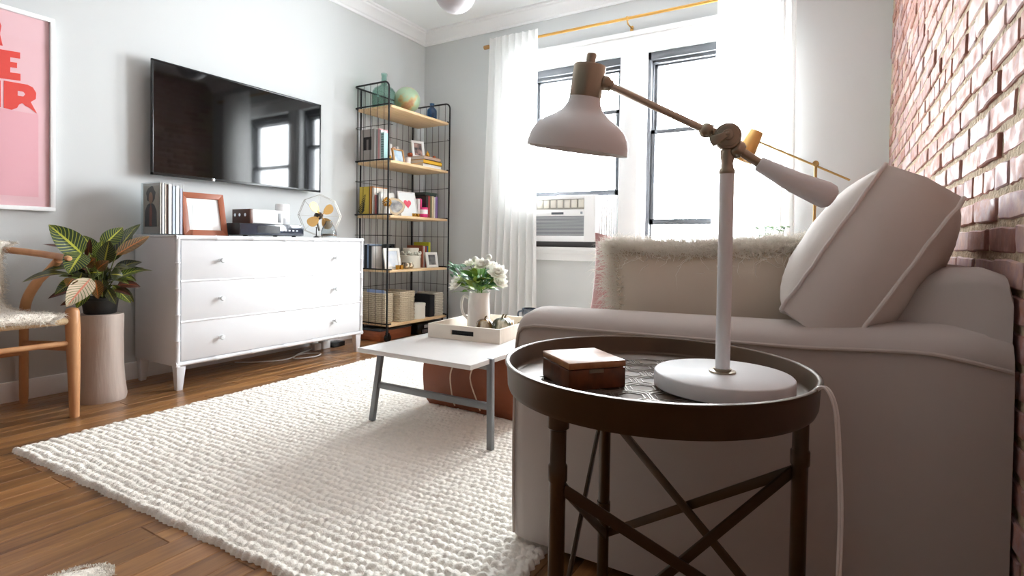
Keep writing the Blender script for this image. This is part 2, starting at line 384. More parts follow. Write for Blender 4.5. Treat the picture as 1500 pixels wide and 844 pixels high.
# ================================================================ CURTAINS, ROD
M_curt = mat_thin('white_curtain_cloth', '#f6f6f5', .55)
def curtain(label, x0, x1, ztop, flare, seed):
    rnd = random.Random(seed); ph = [rnd.uniform(0, 6) for _ in range(4)]
    def fn(u, v):
        z = ztop + (.012-ztop)*v
        xa = x0 - flare[0]*v; xb = x1 + flare[1]*v
        amp = .02+.022*v; k = 7.5
        uu = u + .012*math.sin(9*u+ph[0]+2*v)
        y = WY-.158 + amp*math.sin(2*PI*k*uu+ph[1]) + .012*math.sin(2*PI*2.3*u+ph[2]+1.5*v)*v + .006*math.sin(2*PI*15*u+ph[3])*(1-v)
        return (xa+(xb-xa)*uu, y, z + (.006*math.sin(2*PI*k*u+ph[1]) if v == 0 else 0))
    g = G().grid(fn, 150, 40)
    return tag(build(g, 'curtain', M_curt, None, smooth=180), label, 'curtain')
curtain('white curtain panel at left end of the rod beside bookcase', -2.71, -2.215, 2.685, (.075, .03), 3)
curtain('white curtain panel at right side of window near brick wall', -.765, -.255, 2.685, (.02, .02), 9)
rod = thing('curtain_rod', 'slim brass curtain rod mounted above the windows', 'curtain rod', (-1.45, WY-.118, 2.62))
build(G().tube([(-2.75, WY-.118, 2.632), (-.1, WY-.118, 2.632)], .0115, 12), 'rod', mat('brass_rod', '#c79a55', .28, metal=.9), rod)
for xx, d in ((-2.75, -1), (-.1, 1)): build(G().tube([(xx, WY-.118, 2.632), (xx+d*.05, WY-.118, 2.632)], .019, 14), 'finial', mat('wood_finial', '#b0834f', .4), rod, .002)
for xx in (-1.447, -.15):
    g = G().box(xx-.012, xx+.012, WY-.012, WY, 2.56, 2.61); g.tube([(xx, WY, 2.592), (xx, WY-.1, 2.592), (xx, WY-.118, 2.612)], .006, 8); g.tube([(xx-.008, WY-.118, 2.632), (xx+.008, WY-.118, 2.632)], .0165, 12)
    build(g, 'bracket', MATS['brass_rod'], rod)

# ================================================================ RUG
rug_w, rug_l = 2.11, 3.08
def rug_mesh():
    step = .0046; nx = int(rug_w/step); ny = int(rug_l/step)
    X, Y = np.meshgrid(np.arange(nx+1)*rug_w/nx, np.arange(ny+1)*rug_l/ny)
    py, px = .029, .0245
    wy = Y + .004*np.sin(X*9+1)+.003*np.sin(X*23+2); row = np.floor(wy/py).astype(int); fy = wy/py-row
    rj = rng.uniform(-.5, .5, row.max()+3)
    wx = X/px + .5*(row % 2) + .25*rj[row] + .35*(fy-.5)*np.where(row % 2, 1, -1); colm = np.floor(wx).astype(int); fx = wx-colm
    T = rng.uniform(.72, 1.12, (row.max()+3, colm.max()+5)); ox = rng.normal(0, .07, T.shape); oy = rng.normal(0, .07, T.shape)
    dx = (fx-.5+ox[row, colm])*2; dy = (fy-.5+oy[row, colm])*2
    b = np.clip(1-(np.abs(dx)**2.0*.75+np.abs(dy)**2.0*.75), 0, 1)**.55*T[row, colm]
    # fibre scale roughness
    nz = rng.normal(0, 1, X.shape); nz = (nz+np.roll(nz, 1, 0)+np.roll(nz, 1, 1)+np.roll(nz, -1, 0))/4
    Z = .008+.012*b+.0013*nz
    e = np.minimum.reduce([X, rug_w-X, Y, rug_l-Y]); Z = np.where(e < 1e-6, 0, np.where(e < step*1.5, Z*.75, Z))
    ed = (np.clip(.02-e, 0, .02)/.02); wob = .006*np.sin(Y*190/2+X*230/2)
    X2 = X + ed*.0035*np.sin(Y*2*PI/py)*np.sign(X-rug_w/2); Y2 = Y + ed*(.0025*np.sin(X*2*PI/px)+.003*np.sin(X*37))*np.sign(Y-rug_l/2)
    V = np.stack([X2, Y2, Z], -1).reshape(-1, 3)
    idx = np.arange((nx+1)*(ny+1)).reshape(ny+1, nx+1)
    Fq = np.stack([idx[:-1, :-1], idx[:-1, 1:], idx[1:, 1:], idx[1:, :-1]], -1).reshape(-1, 4)
    me = bpy.data.meshes.new('rug'); me.vertices.add(len(V)); me.vertices.foreach_set('co', V.ravel().astype(np.float32))
    me.loops.add(Fq.size); me.loops.foreach_set('vertex_index', Fq.ravel().astype(np.int32))
    me.polygons.add(len(Fq)); me.polygons.foreach_set('loop_start', np.arange(0, Fq.size, 4, dtype=np.int32)); me.polygons.foreach_set('use_smooth', np.ones(len(Fq), bool))
    me.update(calc_edges=True); return me
M_rug = mat('woven_wool', '#f6f1e7', .95, bump=.35, bs=260, var=.05, vs=45, sheen=.2)
rm = rug_mesh(); rm.materials.append(M_rug)
rug = bpy.data.objects.new('rug', rm); link(rug, None, None, TR(-2.752, .812, .0005) @ RZ(R(1.9)))
tag(rug, 'chunky woven ivory wool rug under the coffee table', 'rug')
RZT = .021                                    # top of the rug

# ================================================================ SOFA
M_sofa = mat('sofa_slipcover', '#beb5af', .9, bump=.12, bs=7, sheen=.15)
M_pipe = mat('slipcover_piping', '#beb4ac', .9)
sofa = thing('sofa', 'off-white slipcovered sofa with piped arm against the brick wall', 'sofa', (-.25, 2.4, 0))
def loft(sections, closed_caps=True):
    g = G(); n = len(sections[0]); vs = [p for s in sections for p in s]; fs = []
    for i in range(len(sections)-1):
        for k in range(n): fs.append((i*n+k, i*n+(k+1) % n, (i+1)*n+(k+1) % n, (i+1)*n+k))
    fs.append(tuple(range(n-1, -1, -1))); fs.append(tuple((len(sections)-1)*n+k for k in range(n)))
    return g.add(vs, fs)
def arm(y0, sgn, name):
    prof = [(0, .03), (-.006, .12), (-.01, .3), (-.008, .48), (-.004, .58), (0, .612), (.002, .624), (.012, .642), (.035, .656), (.08, .664), (.13, .666), (.17, .66), (.2, .645), (.215, .62), (.22, .5), (.22, .03)]
    secs = []; xs = [-.768, -.766, -.758, -.742, -.72] + list(np.linspace(-.68, .17, 20)) + [.2, .23, .25, .265, .274]
    for X in xs:
        t = min(1, (X+.768)/.05); rr = .028*(1-math.sqrt(max(0, 1-(1-t)**2)))      # rounded front end
        dz = .012*min(1, max(0, (X+.7)/.6)) + .028*min(1, max(0, (X+.1)/.3))**1.5
        sec = []
        for (yy, z) in prof:
            z2 = z + (dz*(z-.4)/.26 if z > .4 else 0); z2 = z2 - rr*(1 if z > .6 else 0)
            y2 = yy + (rr if yy < .1 else -rr) + .0035*noise.noise(Vector((X*5, z*4, yy*3+y0)))
            k_ = min(1, max(0, (X-.02)/.22)); sec.append((X, y0+sgn*(y2-(.042*k_*k_*(3-2*k_) if yy < .1 else 0)), z2))
        secs.append(sec if sgn > 0 else sec[::-1])
    a = build(loft(secs), name, M_sofa, sofa, smooth=60)
    # piping along the top seam, then down the front edge
    path = []
    for X in list(np.linspace(.272, -.70, 36)):
        dz = .012*min(1, max(0, (X+.7)/.6)) + .028*min(1, max(0, (X+.1)/.3))**1.5
        k_ = min(1, max(0, (X-.02)/.22)); dz -= .03*max(0, (X-.15)/.13); path.append((X, y0-sgn*(.003+.042*k_*k_*(3-2*k_)), .626+dz*.86))
    path += [(-.735, y0-sgn*.002, .618), (-.752, y0+sgn*.002, .60), (-.757, y0, .56), (-.757, y0-sgn*.004, .48), (-.757, y0-sgn*.006, .3), (-.757, y0-sgn*.002, .12), (-.755, y0, .04)]
    build(G().tube(path, .0042, 8), 'piping', M_pipe, a)
    return a
arm(1.30, 1, 'arm'); arm(3.5, -1, 'arm')
# back: rounded slab along the wall
bprof = [(.273, .03), (.274, .3), (.274, .7), (.274, .78), (.268, .806), (.24, .816), (.2, .811), (.165, .79), (.13, .755), (.09, .70), (.05, .6), (.03, .45), (.03, .03)]
secs = []
for y in [1.264, 1.268, 1.28, 1.302, 1.35] + list(np.linspace(1.45, 3.35, 24)) + [3.42, 3.46, 3.482, 3.494, 3.498]:
    e = min(y-1.264, 3.498-y); t = min(1, e/.06); rr = .03*(1-math.sqrt(max(0, 1-(1-t)**2)))
    sec = []
    for X, z in bprof:
        z2 = z - (rr if z > .6 else 0) + (.008*noise.noise(Vector((y*5, X*9, 2))) if z > .6 else 0); x2 = X + (rr*.7 if X < .12 else 0)
        kk = min(1, max(0, (X-.1)/.17)); kk = kk*kk*(3-2*kk); sec.append((x2, y + (.012+.15*(1-kk))*max(0, 1-(y-1.264)/.4), z2))
    secs.append(sec)
back = build(loft(secs), 'back', M_sofa, sofa, smooth=60)
0 and build(G().tube(arc_pts([(.17, 1.297, .668), (.2, 1.297, .662), (.235, 1.297, .652), (.262, 1.3, .642)], 5), .004, 8), 'piping', M_pipe, back)
build(G().box(-.745, .03, 1.5, 3.3, .03, .29), 'seat_base', M_sofa, sofa, .02, 3)
for k, (a, b) in enumerate(((1.53, 2.395), (2.405, 3.27))):
    build(G().box(-.765, .05, a, b, .295, .452), 'seat_cushion', M_sofa, sofa, .045, 5)
for X in (-.68, .2):
    for y in (1.36, 3.44): build(G().lathe([(.02, 0), (.028, .04)], 12, TR(X, y, 0)), 'foot', mat('dark_wood_foot', '#2a1a12', .5), sofa)

def box_cushion(w, h, t, bulge, n=16, rc=.11):
    """gusseted cushion in local coords: x width, z height, y thickness; returns (body, piping paths)"""
    def sq(u, v):      # rounded square outline
        k = rc; return (u*(1-k*v*v*.5*abs(u)), v*(1-k*u*u*.5*abs(v)))
    g = G(); top = []; 
    for s in (-1, 1):
        base = len(g.v); vs = []
        for j in range(n+1):
            for i in range(n+1):
                u, v = 2*i/n-1, 2*j/n-1; a, b = sq(u, v)
                bu = bulge*((1-abs(u)**2.6)*(1-abs(v)**2.6))**.75
                wr = .004*noise.noise(Vector((u*4+s, v*4, 3)))
                vs.append((a*w/2, s*(t/2+bu)+wr, b*h/2))
        fs = [(j*(n+1)+i, j*(n+1)+i+1, (j+1)*(n+1)+i+1, (j+1)*(n+1)+i) for j in range(n) for i in range(n)]
        if s > 0: fs = [f[::-1] for f in fs]
        g.add(vs, fs)
    ring = [i for i in range(n)] + [i*(n+1)+n for i in range(n)] + [n*(n+1)+n-i for i in range(n)] + [(n-i)*(n+1) for i in range(n)]
    N = (n+1)*(n+1); m = len(ring)
    mids = []
    for q in ring:                       # the gusset swells a little
        a = Vector(g.v[q]); b = Vector(g.v[q+N]); c = (a+b)/2; c.x *= 1.035; c.z *= 1.035; mids.append(tuple(c))
    k0 = len(g.v); g.v += mids
    for i in range(m):
        j = (i+1) % m
        g.f.append((ring[j], ring[i], k0+i, k0+j)); g.f.append((k0+j, k0+i, ring[i]+N, ring[j]+N))
    return g, [[g.v[q] for q in ring], [g.v[q+N] for q in ring]]
def cushion(name, label, M, w, h, t, bulge, material, pipe, cat='cushion'):
    r = thing(name, label, cat, M.to_translation()); g, paths = box_cushion(w, h, t, bulge)
    b = build(g, 'cover', material, r, smooth=70, M=M)
    for p in paths: build(G().tube(p, .0048, 8, closed=True), 'piping', pipe, r, M=M)
    return r
M_cush = mat('white_cushion_cotton', '#ddd5ce', .9, bump=.25, bs=9, sheen=.1); M_cpipe = mat('white_cushion_piping', '#e3dcd6', .9)
# gusset end faces the camera, leaning back on the sofa arm:  local x -> +Y, local z -> up the lean, local y -> thickness
ax = Vector((.19, .03, .32)).normalized(); wd = Vector((0, 1, -.09)).normalized(); th = ax.cross(wd).normalized(); wd = th.cross(ax).normalized()
c0 = Vector((.058, 1.585, .812))
MC = Matrix(((wd.x, th.x, ax.x, c0.x), (wd.y, th.y, ax.y, c0.y), (wd.z, th.z, ax.z, c0.z), (0, 0, 0, 1)))
cushion('box_cushion', 'large white piped box cushion leaning on the near sofa arm', MC, .44, .395, .15, .066, M_cush, M_cpipe)
M_silver = mat('silver_damask', '#d9dbdc', .5, bump=.2, bs=40, col2='#aeb2b6', vs=22)
c1 = Vector((-.05, 2.2, .735))
cushion('scatter_cushion', 'silver grey patterned cushion behind the large white one', Matrix(((wd.x, th.x, ax.x, c1.x), (wd.y, th.y, ax.y, c1.y), (wd.z, th.z, ax.z, c1.z), (0, 0, 0, 1))), .5, .5, .1, .06, M_silver, M_cpipe)
def pillow_geo(w, h, t, n=24, pinch=.06, ears=.0):
    g = G()
    for s in (-1, 1):
        vs = []
        for j in range(n+1):
            for i in range(n+1):
                u, v = 2*i/n-1, 2*j/n-1
                x = u*w/2*(1-pinch*(1-v*v)); z = v*h/2*(1-pinch*(1-u*u))
                th = t/2*((1-abs(u)**3)*(1-abs(v)**3))**.6 + .006*noise.noise(Vector((u*2, v*2, s*3)))*(1-u**4)*(1-v**4)
                vs.append((x, s*th, z))
        fs = [(j*(n+1)+i, j*(n+1)+i+1, (j+1)*(n+1)+i+1, (j+1)*(n+1)+i) for j in range(n) for i in range(n)]
        g.add(vs, [f[::-1] for f in fs] if s > 0 else fs)
    return g
# fur pillow: plain cream back towards us, long fleece on the far face and round the rim
fp = thing('fur_pillow', 'cream lumbar pillow edged with long shaggy white fleece', 'pillow', (-.325, 1.63, .5))
MF = TR(-.325, 1.635, .655) @ RZ(R(2)) @ RX(R(6)) @ RY(R(-1.5))
gp = pillow_geo(.54, .39, .16); build(gp, 'cover', mat('cream_suede', '#d9cdbd', .85, bump=.1, bs=12), fp, smooth=80, M=MF, weld=True)
pts = []; dr = []
for k in range(8200):
    side = random.random()
    if side < .55: u, v = random.uniform(-1, 1), 1-abs(random.gauss(0, .06))
    elif side < .72: u, v = -1+abs(random.gauss(0, .06)), random.uniform(-1, 1)
    else: u, v = random.uniform(-1, 1), random.uniform(-.6, 1)
    x = u*.27*(1-.06*(1-v*v)); z = v*.195*(1-.06*(1-u*u)); tk = .08*(max(0, (1-abs(u)**3)*(1-abs(v)**3)))**.6
    front = side < .72 and random.random() < .2
    p = MF @ Vector((x, -tk if front else tk, z)); pts.append(p)
    d = Vector((u**5*.9, -.55 if front else .35, (v**5 if v > 0 else v**5)*1.0 + .25)); dr.append(MF.to_3x3() @ d)
tag(build(strands(pts, dr, .074, .0014, bend=(0, -.25, -1), bendk=.42, curl=.2, k=5, jit=.5), 'fleece', mat_thin('fleece_hair', '#fffcf6', .75), fp, smooth=180), kind='stuff')
pk = thing('velvet_pillow', 'pink velvet pillow behind the fleece pillow', 'pillow', (-.5, 1.79, .46))
MP = TR(-.53, 1.80, .662) @ RZ(R(-4)) @ RX(R(-8)) @ RY(R(3))
build(pillow_geo(.47, .44, .15, pinch=.09), 'cover', mat('pink_velvet', '#d9a3a0', .8, sheen=.5, bump=.05, bs=20), pk, smooth=80, M=MP, weld=True)

# ================================================================ SIDE TABLE + LAMP + BOX
M_bronze = mat('aged_bronze', '#4d3a28', .36, metal=.4, var=.25, vs=5)
M_bronze2 = mat('dark_bronze_tray', '#2a201a', .3, metal=.6)
TC = Vector((-.275, .961)); TRr = .262; ZT = .64
st = thing('side_table', 'round bronze tray side table on three cross-braced legs', 'side table', (TC.x, TC.y, 0))
MT = TR(TC.x, TC.y, 0)
prof = [(0, .596), (TRr-.012, .596), (TRr-.005, .592), (TRr-.002, .6), (TRr, .634), (TRr+.003, .638), (TRr+.003, .642), (TRr-.002, .643), (TRr-.006, .64), (TRr-.008, .612), (TRr-.014, .606), (0, .606)]
tray = build(G().lathe(prof, 96, MT), 'tray', M_bronze, st, smooth=50)
# pressed hexagon line pattern on the tray floor
g = G(); hs_ = .034
for q in range(-9, 10):
    for r_ in range(-9, 10):
        hx = hs_*1.5*q; hy = hs_*math.sqrt(3)*(r_+q/2)
        if hx*hx+hy*hy > (TRr-.06)**2: continue
        for sc in (.93, .66):
            P = [(TC.x+hx+hs_*sc*math.cos(R(60*k)), TC.y+hy+hs_*sc*math.sin(R(60*k)), .6062) for k in range(6)]
            g.tube(P, .0014, 4, closed=True)
build(g, 'hexagon_relief', mat('relief_silver', '#b0aaa3', .3, metal=.7), tray, smooth=0)
legs = [R(11), R(131), R(251)]; LR = .238
def LP(k, z): return Vector((TC.x+LR*math.cos(legs[k]), TC.y+LR*math.sin(legs[k]), z))
for k in range(3):
    g = G().lathe([(.0125, 0), (.0125, .49), (.0148, .493), (.0148, .515), (.0125, .518), (.0125, .57), (.0165, .573), (.0165, .594)], 20, TR(*LP(k, 0)))
    g.lathe([(.0146, .05), (.0146, .08)], 20, TR(*LP(k, 0))); g.lathe([(.0146, .255), (.0146, .275)], 20, TR(*LP(k, 0)))
    build(g, 'leg', M_bronze, st, smooth=50)
for a, b in ((0, 1), (1, 2), (2, 0)):
    for p, q, off in ((a, b, .006), (b, a, -.006)):
        A = LP(p, .485); B = LP(q, .20); d = (B-A); nrm = Vector((d.y, -d.x, 0)).normalized()
        if nrm.dot(Vector((A.x-TC.x, A.y-TC.y, 0))) < 0: nrm = -nrm
        A += d.normalized()*.008+nrm*off; B -= d.normalized()*.008-nrm*off
        build(G().tube([A, B], .0085, 4, flat=(.35*1.41, 1.41) , upv=nrm.cross(d).normalized()), 'brace', M_bronze, st, .001)
# lamp
M_lampw = mat('matt_white_enamel', '#eff2f4', .45); M_lampb = mat('brushed_brass', '#a89d8b', .28, metal=.85)
LB = Vector((-.160, .975))
lamp = thing('table_lamp', 'white adjustable task lamp with brass joints on bronze side table', 'lamp', (LB.x, LB.y, .606))
ML = TR(LB.x, LB.y, 0)
build(G().lathe([(0, .607), (.108, .607), (.1125, .61), (.1125, .632), (.110, .6345), (0, .635)], 72, ML), 'base', M_lampw, lamp, smooth=50)
build(G().lathe([(.0215, .635), (.0215, .638), (.014, .639), (.014, .642), (0, .642)], 32, ML), 'collar', M_lampb, lamp, smooth=50)
KZ = 1.033
build(G().lathe([(.0118, .639), (.0118, .972)], 32, ML), 'pole', M_lampw, lamp)
build(G().lathe([(.0118, .972), (.013, .973), (.013, .978), (.0105, .982), (.0095, .99), (.0115, 1.0), (.0115, 1.012), (0, 1.013)], 24, ML), 'pole_cap', M_lampb, lamp, smooth=50)
K = Vector((LB.x, LB.y, KZ)); toc = (CAM-K); toc.z = 0; toc.normalize()
def dep_pt(x, y, d): return CAM + ray(x, y)*d
DK = (K-CAM).dot(FWD)
S0 = dep_pt(886, 122, DK+.0); A1 = dep_pt(1030, 189, DK); W0 = dep_pt(1076, 217, DK-.005); W1p = dep_pt(1112, 240, DK-.012); W2p = dep_pt(1217, 290, DK-.035)
g = G().tube([K-toc*.024, K+toc*.02], .0215, 28); g.tube([K+toc*.02, K+toc*.024], .018, 24); g.tube([K+toc*.024, K+toc*.032], .009, 16)
build(g, 'knuckle', M_lampb, lamp, .0015)
g = G().tube([K+toc*.03, K+toc*.04], .0035, 8)
for s in (-1, 1):
    Mw = Matrix.Translation(K+toc*.036) @ align(toc) @ RZ(R(25 if s > 0 else 205))
    if (Mw @ Vector((.03, 0, 0)) - K).dot(RGT) > 0: continue
    g.prism([(0, -.004), (.028, -.009), (.03, 0), (.028, .009), (0, .004)], -.002, .002, Matrix.Translation(K+toc*.036) @ align(toc) @ RZ(R(25 if s > 0 else 205)))
build(g, 'wing_nut', M_lampb, lamp, .001)
d = (A1-S0).normalized()
build(G().tube([S0, A1+d*.004], .0062, 14), 'arm', mat('pale_brass', '#cbc2b2', .3, metal=.7), lamp)
g = G(); g.ball(A1+d*.006, .0125, 16); g.tube([A1+d*.006, K], .008, 14); build(g, 'elbow', M_lampb, lamp)
d2 = (W2p-W0).normalized()
g = G().tube([K, W0-d2*.004], .008, 14)
g.tube([W0-d2*.004, W0, W0+d2*.004, W0+d2*.01, W0+d2*.015], [.011, .0145, .0155, .0145, .011], 20); build(g, 'counter_elbow', M_lampb, lamp, smooth=50)
build(G().tube([W0+d2*.01, W1p+d2*.01], .0075, 16), 'counter_rod', M_lampb, lamp)
Lw = (W2p-W1p).length
build(G().tube([W1p-d2*.002, W1p, W1p+d2*(Lw*.5), W2p-d2*.012, W2p-d2*.003, W2p+d2*.003, W2p+d2*.005], [.009, .012, .0175, .0215, .0205, .015, .006], 28), 'counterweight', M_lampw, lamp, smooth=60)
# shade: bell with brass cap, tipped towards the room
TOPC = dep_pt(864.5, 96, DK+.0); BOT = dep_pt(845, 221, DK+.022)
axs = (BOT-TOPC).normalized(); H_ = (BOT-TOPC).length; MSH = Matrix.Translation(TOPC) @ align(axs)
k = DK/F
prof = [(23*k, .37), (23.5*k, .40), (25*k, .45), (31*k, .53), (42*k, .60), (55*k, .66), (66*k, .74), (72*k, .83), (75*k, .93), (75.5*k, 1.0), (74*k, 1.002), (73*k, .98), (71*k, .85), (64*k, .75), (53*k, .68), (40*k, .62), (29*k, .545), (22*k, .45), (21*k, .37)]
build(G().lathe([(r_, t*H_) for r_, t in prof], 72, MSH), 'shade', M_lampw, lamp, smooth=70)
build(G().lathe([(0, -.005*H_), (22.5*k, -.005*H_), (23.5*k, .01*H_), (23.5*k, .36*H_), (22.5*k, .375*H_), (0, .38*H_)], 40, MSH), 'shade_cap', M_lampb, lamp, smooth=50)
build(G().lathe([(7*k, 0), (7*k, -.12*H_), (6*k, -.135*H_), (0, -.135*H_)], 20, MSH), 'switch_knob', M_lampb, lamp, smooth=50)
g = G().tube([TOPC+axs*(.19*H_)+toc*.01, S0+d*.002], .009, 14); g.ball(S0, .0125, 16); g.tube([S0, S0+d*.012, S0+d*.014], [.0095, .0095, .0065], 14)
build(g, 'shade_joint', M_lampb, lamp)
build(G().lathe([(0, .4*H_), (.012, .42*H_), (.018, .5*H_), (.027, .62*H_), (.03, .7*H_), (.024, .78*H_), (.01, .82*H_), (0, .825*H_)], 20, MSH), 'bulb', mat('frosted_bulb', '#e9e7e2', .4), lamp)
# lamp cord over the tray rim
p0 = Vector((LB.x+.1, LB.y-.055, .612))
cord = arc_pts([p0, (p0.x+.03, p0.y-.012, .632), (p0.x+.05, p0.y-.018, .648), (p0.x+.064, p0.y-.022, .62), (p0.x+.07, p0.y-.02, .55), (p0.x+.074, p0.y-.03, .45), (p0.x+.07, p0.y-.04, .3), (p0.x+.055, p0.y-.02, .12), (p0.x+.05, p0.y+.05, .012), (p0.x+.12, p0.y+.2, .006)], 8)
g = G().tube(cord, .0019, 8); g.tube([Vector(q)+Vector((.0036, .001, 0)) for q in cord], .0019, 8)
build(g, 'cord', mat('clear_cord', '#f4f2ee', .3), lamp, smooth=80)
# wooden box on the tray
M_walnut = mat('walnut', '#4a2817', .3, col2='#7a4526', vs=9, stretch=(1, 6, 3), coat=.4); M_walnut_l = mat('walnut_light', '#a0693f', .28, col2='#c08a5a', vs=8, stretch=(1, 7, 2), coat=.4)
a = at_z(793, 545, .607); b = at_z(833, 574, .607); c = at_z(916, 567, .607)
ex = (c-b).normalized(); ex = Vector((ex.x, ex.y, 0)).normalized(); ey = Vector((-ex.y, ex.x, 0))
wbx = thing('keepsake_box', 'small polished walnut box with lighter lid on the bronze tray', 'box', b)
MB_ = Matrix(((ex.x, ey.x, 0, b.x), (ex.y, ey.y, 0, b.y), (0, 0, 1, .607), (0, 0, 0, 1)))
lw = (c-b).length; dp = .112
bx('body', M_walnut, wbx, 0, lw, 0, dp, 0, .034, .0015, M=MB_); bx('lid', M_walnut_l, wbx, -.0005, lw+.0005, -.0005, dp+.0005, .035, .0465, .002, M=MB_)
bx('hinge', M_lampb, wbx, lw*.35, lw*.6, -.0015, 0, .028, .034, 0, M=MB_)

# ================================================================ DRESSER
DX0, DX1, DY0, DY1, DZ = -3.555, -3.094, 1.606, 2.978, .866
dr = thing('dresser', 'white lacquered three-drawer dresser with bamboo-style trim under the television', 'dresser', (-3.32, 2.29, 0))
M_dr = mat('dresser_lacquer', '#dcdde0', .5, coat=0)
build(G().box(DX0, DX1-.016, DY0+.004, DY1-.004, .135, DZ-.006), 'body', M_dr, dr, .004)
bx('top', M_dr, dr, DX0-.004, DX1-.004, DY0, DY1, DZ-.014, DZ, .004)
def bamboo(p, q, n, nm='bamboo_trim', r=.0125):
    P = Vector(p); Q = Vector(q); L = (Q-P).length; pts = []; rs = []
    for i in range(n):
        for t, rr in ((0, 1.28), (.03, 1.0), (.5, .95), (.97, 1.0), (1, 1.28)):
            if t == 0 and i > 0: continue
            pts.append(P+(Q-P)*((i+t)/n)); rs.append(r*rr)
    build(G().tube(pts, rs, 10), nm, M_dr, dr, smooth=60)
for y in (DY0+.012, DY1-.012): bamboo((DX1-.012, y, .135), (DX1-.012, y, DZ-.01), 5)
bamboo((DX1-.012, DY0, DZ-.013), (DX1-.012, DY1, DZ-.013), 6); bamboo((DX1-.012, DY0, .148), (DX1-.012, DY1, .148), 6)
zs = [.16, .382, .609, .84]
for y_, z_ in (): pass
for i in range(3):
    dw = build(G().box(DX1-.03, DX1-.008, DY0+.03, DY1-.03, zs[i]+.004, zs[i+1]-.004), 'drawer', M_dr, dr, .002)
    for z in ([zs[i+1]] if i < 2 else []): bamboo((DX1-.011, DY0+.025, z), (DX1-.011, DY1-.025, z), 6, 'bamboo_rail', .0075)
    zz = (.27, .5, .723)[i]
    for y in (1.857, 2.704):
        g = G().lathe([(.011, 0), (.011, .003), (.005, .005), (.005, .012), (.012, .018), (.0155, .026), (.012, .034), (0, .036)], 12, TR(DX1-.008, y, zz) @ RY(R(90)))
        build(g, 'knob', mat('glass_knob', '#dfe3e6', .08, spec=.9), dw, smooth=25)
def leg_taper(x, y, dx, dy):
    g = G(); a, b = .05, .03
    sx, sy = (0 if dx > 0 else -1), (0 if dy > 0 else -1)
    top = [(x-dx*.0, y), (x-dx*a, y), (x-dx*a, y+dy*a), (x, y+dy*a)]; bot = [(x-dx*.008, y+dy*.006), (x-dx*(a-.012), y+dy*.006), (x-dx*(a-.012), y+dy*(a-.014)), (x-dx*.008, y+dy*(a-.014))]
    g.add([(p[0], p[1], .135) for p in top]+[(p[0], p[1], .0) for p in bot], [(0, 1, 2, 3), (7, 6, 5, 4), (0, 4, 5, 1), (1, 5, 6, 2), (2, 6, 7, 3), (3, 7, 4, 0)])
    build(g, 'leg', M_dr, dr, .002)
leg_taper(DX1-.01, DY0+.008, 1, 1); leg_taper(DX1-.01, DY1-.012, 1, -1); leg_taper(DX0+.01, DY0+.008, -1, 1); leg_taper(DX0+.01, DY1-.012, -1, -1)

# ================================================================ TELEVISION
tv = thing('television', 'large black flat-screen television mounted on the grey wall', 'television', (-3.55, 2.297, 1.226))
M_scr = mat('tv_screen', '#020203', .05, spec=.5, coat=.15)
TX = -3.515
bx('back_shell', M_blackplastic, tv, TX-.04, TX-.008, 1.70, 2.895, 1.245, 1.90, .008)
g = G(); y0, y1, z0, z1 = 1.679, 2.915, 1.226, 1.917; b_ = .011
g.box(TX-.012, TX+.004, y0, y1, z1-b_, z1); g.box(TX-.012, TX+.004, y0, y1, z0, z0+b_*1.5); g.box(TX-.012, TX+.004, y0, y0+b_, z0, z1); g.box(TX-.012, TX+.004, y1-b_, y1, z0, z1)
build(g, 'bezel', mat('tv_bezel', '#131416', .25), tv, .0015)
bx('screen', M_scr, tv, TX-.008, TX+.001, y0+b_, y1-b_, z0+b_*1.5, z1-b_, 0)
bx('wall_bracket', M_black, tv, WX+.001, TX-.04, 2.1, 2.5, 1.45, 1.7, .003)
pt = at_x(312, 263, TX); build(G().lathe([(0, 0), (.011, .0005), (.008, .004), (0, .005)], 16, TR(TX+.004, pt.y, z0+.008) @ RY(R(90))), 'logo_badge', mat('chrome', '#d8dadd', .2, metal=1), tv)

# ================================================================ COFFEE TABLE
ct = thing('coffee_table', 'low white marble-topped coffee table with grey steel legs', 'coffee table', (-1.49, 2.3, RZT))
M_marble = mat('white_marble', '#e6e5e3', .22, var=.04, vs=3, coat=.2); M_steel = mat('grey_steel', '#7c7d80', .42, metal=.6)
CX0, CX1, CY0, CY1, CZ = -1.788, -1.183, 1.69, 2.93, .38
bx('tabletop', M_marble, ct, CX0, CX1, CY0, CY1, CZ-.02, CZ, .003)
for yy in (1.832, 2.77):
    fr = G()
    for s, (xt, xb) in ((-1, (CX0+.005, -1.827)), (1, (CX1-.002, -1.172))):
        P = Vector((xt, yy, CZ+ (.001 if s > 0 else -.021))); Q = Vector((xb, yy+(-.012 if yy < 2 else .012), RZT-.004))
        build(G().tube([P, Q], .0145, 4, flat=(1.2, 1.05), upv=(0, 1, 0)), 'leg', M_steel, ct, .001)
    zz = .185; fr.box(-1.806, -1.19, yy-.011, yy+.011, zz-.013, zz+.013); build(fr, 'stretcher', M_steel, ct, .001)
    bx('top_rail', M_steel, ct, CX0+.01, CX1-.012, yy-.011, yy+.011, CZ-.045, CZ-.021, .001)
